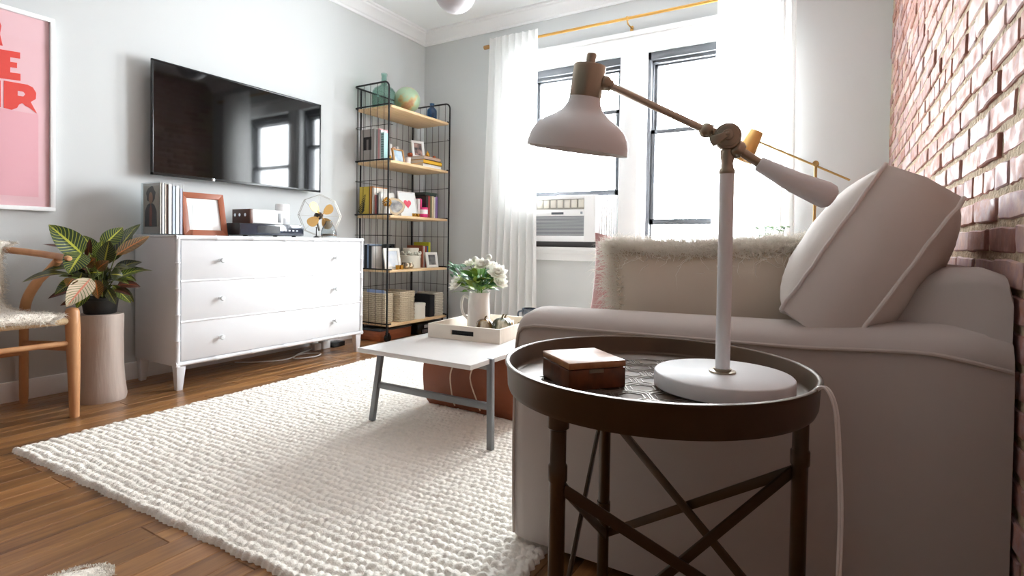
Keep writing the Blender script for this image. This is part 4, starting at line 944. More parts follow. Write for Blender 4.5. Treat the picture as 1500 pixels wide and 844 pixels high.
for lab, t, c_, h_ in mags:
    r = book(lab, -3.48, -3.297, yy, yy+t-.001, zz+.005, zz+.005+h_, c_, '+x', name='magazine')
    if 'portrait' in lab:
        y_ = yy-.0004; px0 = -3.392
        g = G().box(-3.475, -3.302, y_, y_+.0003, zz+.045, zz+.28); build(g, 'cover_print', mat('print_beige', '#b5a899', .5), r, 0, smooth=0)
        def flat(poly, m_, o): build(G().prism([(px0+a, zz+.045+b) for a, b in poly], 0, .0003, Matrix(((1, 0, 0, 0), (0, 0, -1, y_-.0003*o), (0, 1, 0, 0), (0, 0, 0, 1)))), 'cover_print', m_, r, 0, smooth=0)
        flat([(.05*math.cos(t_)*(1+.1*math.sin(7*t_)), .185+.047*math.sin(t_)*(1+.1*math.cos(5*t_))) for t_ in np.linspace(0, 6.2, 26)], mat('print_hair', '#2c2320', .6), 1)
        flat([(.022*math.cos(t_), .165+.034*math.sin(t_)) for t_ in np.linspace(0, 6.2, 20)], mat('print_skin', '#a8765c', .6), 3)
        flat([(-.068, 0), (.068, 0), (.064, .09), (.04, .125), (.012, .135), (-.012, .135), (-.04, .125), (-.064, .09)], mat('print_jacket', '#33353a', .6), 2)
        flat([(-.014, .005), (.012, .005), (.016, .1), (0, .135), (-.012, .1)], mat('print_shirt', '#9a4f45', .6), 4)
    yy += t
photo_frame('picture_frame', 'brown wooden frame with white mat on dresser', (-3.305, 1.895, zz), .262, .268, 88, 13, '9c5638', .034, 'f5f5f3', pic_mat('blank_print', '#efeeea', '#e6e6e2', 5), dpt=.024, pic_in=.35)
r = thing('media_receiver', 'flat black and grey media box in front of the wall', 'media box', (-3.3, 2.32, zz)); M_rec = mat('receiver_gloss', '#232a38', .12, coat=.5)
bx('case', mat('receiver_case', '#1b1a1c', .4), r, -3.46, -3.215, 2.045, 2.52, zz+.008, zz+.083, .004); bx('front_panel', M_rec, r, -3.216, -3.205, 2.047, 2.518, zz+.01, zz+.081, .002)
bx('display', mat('receiver_display', '#0b0f1c', .06), r, -3.2052, -3.2045, 2.16, 2.33, zz+.025, zz+.07, 0)
for k in range(4): bx('button', mat('receiver_button', '#c5cbd6', .3), r, -3.2045, -3.2025, 2.365+.03*k, 2.38+.03*k, zz+.038, zz+.048, .001)
for y_ in (2.1, 2.46): 
    for x_ in (-3.44, -3.235): build(G().lathe([(.014, 0), (.014, .009)], 12, TR(x_, y_, zz)), 'foot', M_blackplastic, r)
za = zz+.084
r = thing('amplifier', 'white amplifier with dark wood end on the media box', 'amplifier', (-3.3, 2.23, za)); bx('case', mat('amp_white', '#f2f2f2', .35), r, -3.42, -3.235, 2.15, 2.375, za+.001, za+.092, .004)
bx('end_panel', mat('amp_walnut', '#5b3a2e', .4), r, -3.422, -3.232, 2.128, 2.15, za, za+.093, .002)
bx('front_slot', mat('amp_slot', '#77797d', .4), r, -3.2352, -3.2335, 2.335, 2.358, za+.012, za+.075, .001)
for k, x_ in enumerate((-3.385, -3.335, -3.275)): build(G().lathe([(0, 0), (.011, 0), (.011, .004), (0, .005)], 14, TR(x_, 2.1275, za+.055) @ RX(R(90))), 'socket', mat('chrome', '#d8dadd', .2, metal=1), r)
r = thing('smart_speaker', 'white cylindrical speaker standing on the media box', 'speaker', (-3.36, 2.455, za))
build(G().lathe([(0, 0), (.045, 0), (.048, .004), (.048, .045), (0, .045)], 32, TR(-3.36, 2.46, za)), 'base', mat('speaker_grey', '#d5d7da', .5), r, smooth=50)
build(G().lathe([(0, .045), (.047, .0455), (.048, .05), (.048, .142), (.044, .147), (0, .147)], 32, TR(-3.36, 2.46, za)), 'body', mat('speaker_white', '#f0f0f1', .35), r, smooth=50)
# vintage fan
FC = Vector((-3.29, 2.735, zz+.165)); fan = thing('desk_fan', 'small vintage desk fan with four brass blades', 'fan', (-3.29, 2.76, zz))
fx = Vector((1, -.35, .05)).normalized(); MFn = Matrix.Translation(FC) @ align(fx)
M_fblade = mat('satin_brass', '#c9a063', .35, metal=.75)
for k in range(4):
    a = R(38+90*k); P = []
    for t in np.linspace(0, 2*PI, 22)[:-1]:
        P.append((.072+.045*math.cos(t)*(1.0), .037*math.sin(t)*(1+.25*math.cos(t))))
    g = G().prism(P, -.001, .001, MFn @ RZ(a) @ RX(R(24))); g.tube([MFn @ Vector((0, 0, 0)), MFn @ (RZ(a) @ Vector((.045, 0, 0)))], .005, 6); build(g, 'blade', M_fblade, fan, smooth=30)
build(G().lathe([(0, .018), (.012, .016), (.016, .005), (.018, -.01), (.026, -.02), (.03, -.06), (.022, -.085), (0, -.09)], 20, MFn), 'motor', mat('fan_motor', '#5b5148', .35, metal=.7), fan, smooth=50)
g = G()
for q, zq in ((.158, .0), (.158, -.03)):
    g.tube([MFn @ Vector((q*math.cos(t), q*math.sin(t), zq)) for t in np.linspace(0, 2*PI, 9)[:-1]], .0016, 6, closed=True)
for k in range(8):
    a = k*PI/4; g.tube([MFn @ Vector((.158*math.cos(a), .158*math.sin(a), 0)), MFn @ Vector((.158*math.cos(a), .158*math.sin(a), -.03)), MFn @ Vector((.02*math.cos(a), .02*math.sin(a), -.05))], .0011, 5)
build(g, 'guard', mat('guard_wire', '#b7b3a8', .3, metal=.9), fan)
build(G().tube([FC-fx*.055, FC-fx*.06+Vector((0, 0, -.06)), FC-fx*.05+Vector((0, .01, -.11))], .008, 10), 'neck', mat('fan_motor', ), fan)
MBs = TR(-3.255, 2.78, zz)
build(G().lathe([(0, .0), (.052, 0), (.058, .012), (.055, .05), (.04, .085), (.026, .105), (.022, .125), (.018, .125), (.022, .1), (.036, .082), (.05, .05), (.052, .02), (0, .012)], 28, MBs), 'glass_base', mat('fan_glass', '#eef3f4', .04, trans=.9, ior=1.25), fan, smooth=60)
build(G().lathe([(0, .014), (.048, .016), (.049, .03), (0, .031)], 24, MBs), 'amber_disc', mat('amber', '#e0924a', .3), fan, smooth=40)
r = thing('tealight_stand', 'little black stand beside desk fan', 'stand', (-3.24, 2.655, zz)); build(G().lathe([(0, 0), (.026, 0), (.02, .006), (.004, .012), (.003, .07), (.006, .075), (0, .076)], 16, TR(-3.24, 2.655, zz)), 'body', M_black, r, smooth=50)
# cables under the dresser
M_wcord = mat('white_cord', '#e6e6e6', .4)
g = G().tube(arc_pts([(-3.5, 2.2, .006), (-3.38, 2.3, .006), (-3.3, 2.45, .006), (-3.36, 2.62, .007), (-3.27, 2.72, .008), (-3.2, 2.62, .01), (-3.27, 2.5, .008), (-3.36, 2.6, .012), (-3.45, 2.8, .02), (-3.55, 2.86, .12)], 8), .0045, 8)
tag(build(g, 'power_cable', M_wcord, None), 'white looped cable lying on floor under dresser', 'cable')
r = thing('power_adapter', 'small white plug adapters under right end of dresser', 'adapter', (-3.42, 2.86, 0)); bx('plug', M_wcord, r, -3.45, -3.40, 2.78, 2.84, .001, .05, .004); bx('plug', M_wcord, r, -3.46, -3.40, 2.86, 2.93, .001, .06, .004); bx('strip', M_blackplastic, r, -3.47, -3.38, 2.94, 3.06, .001, .04, .004)

# ================================================================ POSTER
po = thing('framed_poster', 'large pink poster with red letters in white frame on left wall', 'poster', (-3.58, .88, .98))
PX = -3.572; py0, py1, pz0, pz1 = .50, 1.233, .98, 1.993; b_ = .022
g = G(); g.box(WX+.002, PX+.012, py0, py1, pz1-b_, pz1); g.box(WX+.002, PX+.012, py0, py1, pz0, pz0+b_); g.box(WX+.002, PX+.012, py0, py0+b_, pz0+b_, pz1-b_); g.box(WX+.002, PX+.012, py1-b_, py1, pz0+b_, pz1-b_)
build(g, 'frame', mat('frame_white', '#eeeeee', .4), po, .002)
bx('paper', mat('poster_pink', '#efc4cb', .6), po, WX+.004, PX-.004, py0+b_, py1-b_, pz0+b_, pz1-b_, 0)
pa = at_x(56, 168, PX-.004); pb = at_x(56, 289, PX-.004)
bx('lower_panel', mat('poster_rose', '#eeb3be', .6), po, PX-.004, PX-.0035, py0+.07, pa.y, pb.z, pa.z, 0)
M_red = mat('poster_red', '#e8483f', .55)
def wallpoly(px, name):
    P = [at_x(a, b, PX-.0032) for a, b in px]; build(G().prism([(p.y, p.z) for p in P], PX-.0034, PX-.0026, Matrix(((0, 0, 1, 0), (1, 0, 0, 0), (0, 1, 0, 0), (0, 0, 0, 1)))), name, M_red, po, 0, smooth=0)
wallpoly([(-12, 70), (29.5, 77), (29.5, 86), (15, 84), (15, 90.5), (25, 92), (25, 100), (15, 98.5), (15, 106), (30, 108), (30, 118.5), (-12, 113)], 'letter_e')
wallpoly([(-12, 30), (-1, 30), (2, 38), (0, 50), (4, 67), (-4, 66), (-8, 55), (-12, 55)], 'letter_r')
wallpoly([(5.5, 118), (40, 124), (48, 128), (53, 136), (52.5, 145), (45, 149.5), (54.5, 167), (43, 158), (37, 155), (33, 151), (28, 153), (25, 158), (17, 161), (5.5, 158)], 'letter_r')
P = [at_x(a, b, PX-.0022) for a, b in [(26, 133), (34, 134.5), (37, 138), (34, 141.5), (26, 140)]]
build(G().prism([(p.y, p.z) for p in P], PX-.0026, PX-.0022, Matrix(((0, 0, 1, 0), (1, 0, 0, 0), (0, 1, 0, 0), (0, 0, 0, 1)))), 'letter_counter', MATS['poster_pink'], po, 0, smooth=0)
wallpoly([(-20, 116), (1, 118), (1, 157), (-20, 155)], 'letter_block')
bx('glass', mat_pane('poster_glass', '#ffffff'), po, PX+.001, PX+.003, py0+b_, py1-b_, pz0+b_, pz1-b_, 0)

# ================================================================ PLANT ON STUMP
sp = Vector((-3.285, 1.325)); 
stp = thing('stump_stool', 'pale wooden tree stump stool beside the dresser', 'stool', (sp.x, sp.y, 0))
g = G().lathe([(0, 0), (.112, 0), (.116, .02), (.106, .1), (.1, .2), (.0985, .33), (.1, .44), (.097, .449), (0, .45)], 40, TR(sp.x, sp.y, 0), lambda a, z: 1+.03*math.sin(2*a+.6)+.015*math.sin(5*a+z*4))
build(g, 'trunk', mat('bleached_wood', '#b3a49a', .7, bump=.3, bs=6, stretch=(6, 6, .6), var=.06, vs=4), stp, smooth=50)
pl = thing('croton_plant', 'leafy variegated croton plant in black pot on the stump', 'plant', (sp.x, sp.y, .45))
build(G().lathe([(0, 0), (.066, 0), (.07, .004), (.079, .07), (.084, .072), (.084, .086), (.077, .086), (.072, .066), (0, .064)], 36, TR(sp.x, sp.y, .451)), 'pot', mat('black_pot', '#161616', .45), pl, smooth=40)
build(G().lathe([(0, .07), (.074, .07)], 24, TR(sp.x, sp.y, .451)), 'soil', mat('soil', '#2c2019', .95), pl)
def leaf_mat(name, base, base2, vein, rib):
    m = bpy.data.materials.new(name); m.use_nodes = True; nt = m.node_tree; b = nt.nodes['Principled BSDF']; N = nt.nodes.new; Lk = nt.links.new
    uv = N('ShaderNodeUVMap'); uv.uv_map = 'UVMap'; sx = N('ShaderNodeSeparateXYZ'); Lk(uv.outputs[0], sx.inputs[0])
    def mth(op, a, bb=None, v=None):
        n = N('ShaderNodeMath'); n.operation = op; Lk(a, n.inputs[0])
        if bb is not None: Lk(bb, n.inputs[1])
        elif v is not None: n.inputs[1].default_value = v
        return n.outputs[0]
    c = mth('ABSOLUTE', mth('SUBTRACT', sx.outputs[0], v=.5))                 # distance to the midrib
    ph = mth('SUBTRACT', mth('MULTIPLY', sx.outputs[1], v=70), mth('MULTIPLY', c, v=34))
    vn = mth('GREATER_THAN', mth('SINE', ph), v=.74); rb = mth('LESS_THAN', c, v=.045)
    tc = N('ShaderNodeTexCoord'); nz = N('ShaderNodeTexNoise'); nz.inputs['Scale'].default_value = 14; Lk(tc.outputs['Object'], nz.inputs['Vector'])
    m0 = N('ShaderNodeMix'); m0.data_type = 'RGBA'; m0.inputs[6].default_value = (*lin(base), 1); m0.inputs[7].default_value = (*lin(base2), 1); Lk(nz.outputs['Fac'], m0.inputs[0])
    m1 = N('ShaderNodeMix'); m1.data_type = 'RGBA'; m1.inputs[7].default_value = (*lin(vein), 1); Lk(vn, m1.inputs[0]); Lk(m0.outputs[2], m1.inputs[6])
    m2 = N('ShaderNodeMix'); m2.data_type = 'RGBA'; m2.inputs[7].default_value = (*lin(rib), 1); Lk(rb, m2.inputs[0]); Lk(m1.outputs[2], m2.inputs[6])
    Lk(m2.outputs[2], b.inputs['Base Color']); b.inputs['Roughness'].default_value = .3; return m
ML_ = [leaf_mat('croton_green', '#15290f', '#234018', '#8d9433', '#aeb040'), leaf_mat('croton_dark', '#10190f', '#1d2a15', '#5d6026', '#8d8a34'), leaf_mat('croton_orange', '#2b2a14', '#59401b', '#9a6a28', '#a86026'), leaf_mat('croton_pink', '#d9b9a4', '#c9c2a0', '#5a6a3c', '#d27f66'), leaf_mat('croton_red', '#33170f', '#2a1d14', '#5e3020', '#7a3a20')]
cen = Vector((sp.x, sp.y, .56))
def cro(pa, pb, X0, X1, wpx, m, up=(.75, -.45, .55), bow=.08, tw=0):
    a = at_x(*pa, X0); b = at_x(*pb, X1); wdt = wpx*2.75/F
    lf = build(leaf_geo(a, b, wdt, up, bow, .2, 12, twist=tw), 'leaf', ML_[m], pl, smooth=80)
    mid = Vector((cen.x+.25*(a.x-cen.x), cen.y+.25*(a.y-cen.y), .55)); build(G().tube(arc_pts([mid, (mid+a)/2+Vector((0, 0, .02)), a], 4), .0028, 5), 'stem', mat('croton_stem', '#5f6a34', .6), pl)
T_ = cro
T_((121, 373), (71, 329), -3.16, -3.13, 33, 0, (.8, -.4, .35), .05)
T_((120, 371), (100, 401), -3.12, -3.06, 30, 0, (.85, -.45, .25), .05)
T_((133, 408), (97, 450), -3.08, -3.01, 27, 3, (.85, -.45, .2), .04)
T_((170, 374), (219, 346), -3.22, -3.26, 18, 2, (.8, -.5, .35), .05)
T_((160, 368), (206, 328), -3.30, -3.38, 17, 1, (.6, -.2, .6), .04)
T_((165, 412), (224, 397), -3.20, -3.26, 17, 0, (.5, -.3, .9), .12)
T_((105, 402), (32, 414), -3.16, -3.12, 17, 1, (.4, -.3, .9), .1)
T_((112, 395), (60, 400), -3.2, -3.2, 14, 1, (.4, -.3, .9), .12)
T_((150, 362), (180, 333), -3.22, -3.24, 24, 0, (.8, -.4, .3), .04)
T_((158, 385), (196, 336), -3.28, -3.32, 20, 1, (.8, -.3, .3), .04)
T_((152, 388), (160, 352), -3.15, -3.13, 22, 1, (.9, -.4, .1), .03)
T_((140, 372), (122, 345), -3.3, -3.36, 20, 0, (.7, -.3, .4), .03)
T_((128, 378), (132, 350), -3.18, -3.16, 9, 4, (.9, -.4, .1), .03)
T_((125, 390), (140, 378), -3.10, -3.07, 18, 2, (.8, -.4, .4), .06)
T_((142, 395), (160, 382), -3.08, -3.05, 17, 2, (.8, -.4, .4), .1, .4)
T_((118, 408), (80, 432), -3.14, -3.1, 18, 0, (.7, -.5, .5), .08)
T_((108, 408), (98, 420), -3.1, -3.06, 15, 2, (.8, -.5, .3), .08)
T_((140, 410), (144, 438), -3.1, -3.07, 16, 2, (.9, -.4, .15), .04)
T_((150, 408), (150, 436), -3.16, -3.13, 15, 1, (.9, -.4, .1), .04)
T_((168, 398), (208, 384), -3.24, -3.3, 20, 1, (.6, -.4, .7), .1)
T_((172, 418), (206, 420), -3.2, -3.22, 18, 4, (.6, -.5, .6), .1)
T_((165, 418), (192, 444), -3.18, -3.18, 14, 0, (.8, -.5, .3), .08)
T_((180, 420), (196, 443), -3.2, -3.22, 9, 1, (.8, -.5, .3), .08)
T_((118, 425), (70, 438), -3.16, -3.14, 14, 4, (.5, -.5, .7), .1)
T_((128, 425), (112, 452), -3.1, -3.07, 15, 0, (.85, -.5, .2), .05)
T_((122, 440), (88, 448), -3.14, -3.12, 12, 4, (.6, -.5, .6), .1)
T_((162, 402), (180, 404), -3.14, -3.13, 22, 1, (.7, -.5, .5), .1)
T_((155, 420), (170, 446), -3.14, -3.13, 13, 1, (.9, -.4, .1), .05)
T_((128, 395), (92, 362), -3.24, -3.26, 15, 1, (.4, -.2, .9), .06)
T_((115, 372), (62, 358), -3.24, -3.24, 12, 4, (.4, -.2, .9), .06)
T_((145, 380), (150, 352), -3.22, -3.22, 20, 0, (.9, -.3, .1), .03)
T_((130, 400), (150, 400), -3.16, -3.12, 22, 0, (.7, -.5, .5), .1)
T_((120, 400), (112, 425), -3.16, -3.14, 20, 1, (.9, -.5, .1), .05)
T_((175, 405), (200, 412), -3.22, -3.24, 16, 0, (.6, -.5, .7), .1)

rl = random.Random(12)
for k in range(30):
    a = rl.uniform(0, 2*PI); el = rl.uniform(-.1, .75); L = rl.uniform(.12, .2); o_ = Vector((math.cos(a)*math.cos(el), math.sin(a)*math.cos(el), math.sin(el)))
    if o_.x < -.4: o_.x *= .3
    st_ = Vector((sp.x, sp.y, .56+rl.uniform(0, .12)))+Vector((o_.x, o_.y, 0))*.05
    build(leaf_geo(st_, st_+o_*L, rl.uniform(.05, .075), Vector((.5, -.3, 1)) if el < .5 else Vector((.9, -.4, .2)), .12, .2, 10), 'leaf', ML_[rl.choice((1, 1, 1, 0, 4))], pl, smooth=80)

# ================================================================ ARMCHAIR WITH SHEEPSKIN
ch = thing('armchair', 'light wooden wishbone-style armchair with woven cord seat', 'chair', (-3.28, .843, 0))
M_oak = mat('oiled_oak', '#b9845a', .4, col2='#cf9d70', vs=5, stretch=(3, 3, .6)); M_cordw = mat('paper_cord', '#d9bf98', .8, bump=.5, bs=120)
yc = .843
for s in (1, -1):
    def Y(v): return yc+s*(v-yc)
    build(G().tube([(-3.056, Y(1.128), 0), (-3.056, Y(1.126), .2), (-3.056, Y(1.122), .42), (-3.056, Y(1.12), .5), (-3.056, Y(1.12), .512), (-3.056, Y(1.12), .517)], [.019, .024, .029, .0275, .022, .008], 18), 'front_leg', M_oak, ch, smooth=60)
    build(G().tube(arc_pts([(-3.525, Y(1.087), 0), (-3.515, Y(1.085), .2), (-3.495, Y(1.08), .4), (-3.45, Y(1.075), .52), (-3.36, Y(1.085), .615), (-3.26, Y(1.105), .685), (-3.2, Y(1.118), .735)], 6), [.016]+[.019]*12+[.022]*12+[.019]*12, 14), 'rear_leg', M_oak, ch, smooth=60)
    build(G().tube([(-3.495, Y(1.08), .30), (-3.06, Y(1.115), .335)], .011, 10, flat=(1, 2.0), upv=(0, 0, 1)), 'side_stretcher', M_oak, ch)
    build(G().tube([(-3.48, Y(1.07), .43), (-3.06, Y(1.11), .452)], .016, 12), 'seat_rail', M_cordw, ch)
fr = [(-3.06, .58), (-3.06, 1.106)]
build(G().tube([(-3.056, .575, .457), (-3.056, 1.112, .457)], .0185, 12), 'seat_rail', M_cordw, ch); build(G().tube([(-3.48, .61, .432), (-3.48, 1.076, .432)], .016, 12), 'seat_rail', M_cordw, ch)
build(G().tube([(-3.056, .575, .352), (-3.056, 1.112, .352)], .0125, 12), 'front_stretcher', M_oak, ch); build(G().tube([(-3.5, .61, .26), (-3.5, 1.076, .26)], .0125, 12), 'rear_stretcher', M_oak, ch)
g = G().add([(-3.48, .62, .437), (-3.06, .58, .462), (-3.06, 1.106, .462), (-3.48, 1.066, .437), (-3.27, .843, .43)], [(0, 1, 4), (1, 2, 4), (2, 3, 4), (3, 0, 4)]); g.add([(-3.48, .62, .425), (-3.06, .58, .447), (-3.06, 1.106, .447), (-3.48, 1.066, .425)], [(3, 2, 1, 0)])
build(g, 'cord_seat', M_cordw, ch, smooth=0)
arc = arc_pts([(-3.085, 1.12, .742), (-3.2, 1.122, .75), (-3.35, 1.095, .762), (-3.48, 1.03, .776), (-3.545, .93, .785), (-3.56, .843, .788), (-3.545, .756, .785), (-3.48, .656, .776), (-3.35, .591, .762), (-3.2, .564, .75), (-3.085, .566, .742)], 6)
build(G().tube(arc, [.008, .016, .018]+[.0185]*(len(arc)-6)+[.018, .016, .008], 14, flat=(1.15, .9)), 'arm_rail', M_oak, ch, smooth=60)
g = G()
for s in (1, -1): g.tube(arc_pts([(-3.49, yc, .45), (-3.52, yc+s*.015, .58), (-3.545, yc+s*.06, .69), (-3.555, yc+s*.11, .775)], 5), .009, 8, flat=(2, .8))
build(g, 'back_splat', M_oak, ch)
M_wool = mat_thin('sheep_wool', '#f8f3ea', .3); M_hide = mat('sheep_hide', '#f3ece0', .95, bump=.6, bs=60)
def pelt(name, label, fn, n=2600, L=.03, nu=24, nv=40):
    """fn(u,v)->(point, normal); soft sheet with a woolly coat"""
    r = thing(name, label, 'sheepskin', fn(.5, .5)[0]); g = G(); top = []
    g.grid(lambda u, v: fn(u, v)[0]+fn(u, v)[1]*(.012*(min(1, 8*min(u, 1-u))*min(1, 12*min(v, 1-v)))**.5+.008*noise.noise(fn(u, v)[0]*28)), nu, nv); g.uv = None
    k = len(g.v); g.grid(lambda u, v: fn(u, v)[0]-fn(u, v)[1]*.004, nu, nv); g.uv = None
    build(g, 'hide', M_hide, r, smooth=80)
    P = []; D = []
    for _ in range(n):
        u, v = random.random(), random.random()
        if random.random() < .25: u = random.choice((random.uniform(0, .06), random.uniform(.94, 1)))
        p, q = fn(u, v); P.append(p+q*.006); e = fn(min(1, u+.02), v)[0]-fn(max(0, u-.02), v)[0]; e.normalize(); D.append(q*.8+e*(1.2 if u > .93 else -1.2 if u < .07 else 0)+Vector((0, 0, .1)))
    tag(build(strands(P, D, L, .0013, bend=(0, 0, -1), bendk=.35, curl=.22, k=4, jit=.5), 'wool', M_wool, r, smooth=180), kind='stuff'); return r
path = arc_pts([(-3.585, 0, .60), (-3.59, 0, .72), (-3.575, 0, .80), (-3.545, 0, .818), (-3.515, 0, .79), (-3.49, 0, .68), (-3.465, 0, .56), (-3.42, 0, .492), (-3.3, 0, .475), (-3.15, 0, .482), (-3.06, 0, .492), (-3.03, 0, .482), (-3.022, 0, .463)], 4)
wids = [.12, .15, .175, .18, .175, .15, .15, .2, .24, .245, .235, .22, .19]
def chair_pelt(u, v):
    t = v*(len(path)-1); i = min(int(t), len(path)-2); f = t-i; p = path[i].lerp(path[i+1], f); tn = (path[i+1]-path[i]).normalized(); nr = Vector((-tn.z, 0, tn.x)); 
    nr = Vector((tn.z*-1, 0, tn.x)) ; nr = nr if True else nr
    q = v*(len(wids)-1); j = min(int(q), len(wids)-2); wd_ = wids[j]+(wids[j+1]-wids[j])*(q-j); wd_ *= 1+.09*math.sin(v*31)+.05*math.sin(v*17+u*3)
    s = 2*u-1; back = 1 if v < .52 else 0
    bend = .09*s*s*max(0, 1-v/.5) if v < .5 else 0
    return Vector((p.x+bend, yc+s*wd_, p.z-.012*s*s)), nr
pelt('sheepskin_throw', 'cream sheepskin draped over the back and seat of armchair', chair_pelt, 5200, .026)
b0 = at_z(167, 842, .0); b1 = at_z(70, 880, .0); pd = (b1-b0).normalized(); ps = Vector((-pd.y, pd.x, 0))
def floor_pelt(u, v):
    s = 2*u-1; wd_ = (.16*v**.8+.05*min(1, v*14)**.5)*math.sin(PI*min(1, .5+.5*(1-v)*6)) if v > .0 else .004
    wd_ = .004+(.045*min(1, v*16)**.5+.16*v)*(1 if v < .85 else math.sqrt(max(0, 1-((v-.85)/.15)**2)))
    p = b0+pd*(v*.85)+ps*(s*wd_); p.z = .014; return p, Vector((0, 0, 1))
pelt('sheepskin_rug', 'white sheepskin lying on bare floor at bottom left corner', floor_pelt, 5200, .012)

# ================================================================ COFFEE TABLE TOP
tr = thing('serving_tray', 'pale wooden tray with cut-out handle on the coffee table', 'tray', (-1.52, 2.3, CZ), R(5.4))
M_tray = mat('whitewashed_wood', '#e2d9cb', .5, var=.05, vs=8, stretch=(1, 8, 2)); tw, tl, thh, tk = .395, .46, .068, .012
MTy = TR(-1.709, 2.073, CZ+.001) @ RZ(R(5.4))
def tray_end(y):
    g = G(); g.box(0, tw, y, y+tk, 0, .022, MTy); g.box(0, tw, y, y+tk, .046, thh, MTy); g.box(0, .13, y, y+tk, .022, .046, MTy); g.box(.255, tw, y, y+tk, .022, .046, MTy)
    build(g, 'end', M_tray, tr, 0, smooth=0)
    build(G().box(.13, .255, y-.0006, y, .0205, .022, MTy).box(.13, .255, y-.0006, y, .046, .0475, MTy), 'handle_rim', M_tray, tr, 0, smooth=0)
tray_end(0); tray_end(tl-tk)
for x_ in (0, tw-tk): bx('side', M_tray, tr, x_, x_+tk, tk, tl-tk, 0, thh, .001, M=MTy)
bx('bottom', M_tray, tr, tk, tw-tk, tk, tl-tk, 0, .006, 0, M=MTy)
zt = CZ+.0075
pv = Vector((-1.612, 2.37)); jug = thing('pitcher', 'white ceramic pitcher with flowers on the tray', 'pitcher', (pv.x, pv.y, zt))
build(G().lathe([(0, 0), (.058, 0), (.062, .006), (.062, .02), (.059, .1), (.055, .17), (.0535, .19), (.056, .2), (.052, .2), (.049, .185), (.052, .1), (.055, .02), (0, .01)], 40, TR(pv.x, pv.y, zt), lambda a, z: 1+(.16 if z > .17 else 0)*max(0, math.cos(a+R(0)))**14), 'body', M_cer, jug, smooth=60)
hd = Vector((-.85, -.5, 0)).normalized()
build(G().tube(arc_pts([Vector((pv.x, pv.y, zt+.165))+hd*.05, Vector((pv.x, pv.y, zt+.178))+hd*.078, Vector((pv.x, pv.y, zt+.14))+hd*.092, Vector((pv.x, pv.y, zt+.09))+hd*.085, Vector((pv.x, pv.y, zt+.055))+hd*.055], 6), .0075, 10), 'handle', M_cer, jug, smooth=60)
bq = thing('bouquet', 'bouquet of white blooms and green leaves in the pitcher', 'flowers', (pv.x, pv.y, zt+.02))
M_pet = mat_thin('white_petal', '#f3f2ea', .3); M_lf = [mat('leaf_green', '#5f8a3f', .5), mat('leaf_lime', '#93ac4c', .5), mat('leaf_deep', '#3c6b45', .5)]
rb = random.Random(5)
def bloom(c, rad, d):
    g = G(); M0 = Matrix.Translation(c) @ align(d)
    for ringk, (nn, tilt, sc) in enumerate(((8, 70, 1), (7, 45, .85), (6, 22, .65), (4, 8, .45))):
        for k in range(nn):
            a = 2*PI*k/nn+ringk*.4+rb.uniform(-.1, .1); tl_ = R(tilt+rb.uniform(-8, 8)); L = rad*sc
            di = Vector((math.cos(a)*math.sin(tl_), math.sin(a)*math.sin(tl_), math.cos(tl_)))
            p = Vector((0, 0, 0)); q = di*L; gg = leaf_geo(p, q, L*.75, Vector((0, 0, 1)) if tilt > 10 else Vector((math.cos(a), math.sin(a), .3)), -.12, .25, 4); g.add(gg.v, gg.f, M0)
    build(g, 'bloom', M_pet, bq, smooth=80)
top = Vector((pv.x, pv.y, zt+.2))
cy0 = pv.y
for (px, py, rr, dy) in ((672, 417, .062, -.03), (705, 389, .05, -.02), (728, 401, .062, .0), (732, 414, .05, .03), (689, 388, .045, .02), (722, 392, .045, .06)):
    c = at_y(px, py, cy0+dy); d_ = (c-Vector((pv.x, pv.y, zt+.14))).normalized(); d_ = (d_+Vector((.2, -.6, .1))).normalized(); bloom(c, rr, d_)
    build(G().tube([Vector((pv.x, pv.y, zt+.03)), top+(c-top)*.15, c-d_*.006], .0022, 5), 'stem', M_lf[0], bq)
for (px, py, dy) in ((696, 380, 0), (716, 377, .02), (713, 384, -.02)):
    c = at_y(px, py, cy0+dy); build(G().ball(c, .017, 8), 'bud', mat('grey_bud', '#d5d7cf', .8), bq); build(G().tube([top, c], .0016, 5), 'stem', M_lf[0], bq)
for k in range(95):
    a = rb.uniform(0, 2*PI); t = rb.random(); base = top+Vector((math.cos(a), math.sin(a), 0))*.035*t+Vector((0, 0, rb.uniform(-.005, .075)))
    out = Vector((math.cos(a), math.sin(a), rb.uniform(-.15, .8))).normalized(); L = rb.uniform(.05, .095)
    st_ = base+out*rb.uniform(.015, .06)
    build(leaf_geo(st_, st_+out*L, L*.5, Vector((rb.uniform(-.4, .4), rb.uniform(-.6, .1), 1)), .1, .15, 4), 'leaf', rb.choice(M_lf), bq, smooth=80)
for k in range(36):           # fine fern sprays towards the left
    c = at_y(rb.uniform(663, 684), rb.uniform(389, 408), cy0+rb.uniform(-.04, .04)); d_ = Vector((-.6+rb.uniform(-.4, .4), rb.uniform(-.5, .2), rb.uniform(.0, .7))).normalized()
    build(leaf_geo(c, c+d_*.04, .014, Vector((0, -.4, 1)), .1, .1, 4), 'leaf', M_lf[2], bq, smooth=80)
def gourd(label, c, rad, hk, m, seed):
    r = thing('gourd', label, 'gourd', c); build(G().lathe([(0, .02*rad)]+[(rad*math.sin(PI*t)**.7, rad*hk*(1-math.cos(PI*t))) for t in np.linspace(.06, .94, 12)]+[(0, rad*hk*1.93)], 60, TR(*c), lambda a, z: 1+.07*abs(math.cos(5*a+seed))-.03), 'flesh', m, r, smooth=70)
    build(G().tube(arc_pts([(c[0], c[1], c[2]+rad*hk*1.88), (c[0]+.004, c[1], c[2]+rad*hk*2.2), (c[0]+.013, c[1]-.004, c[2]+rad*hk*2.4)], 4), .004, 7), 'stalk', mat('stalk', '#6b5a2f', .7), r)
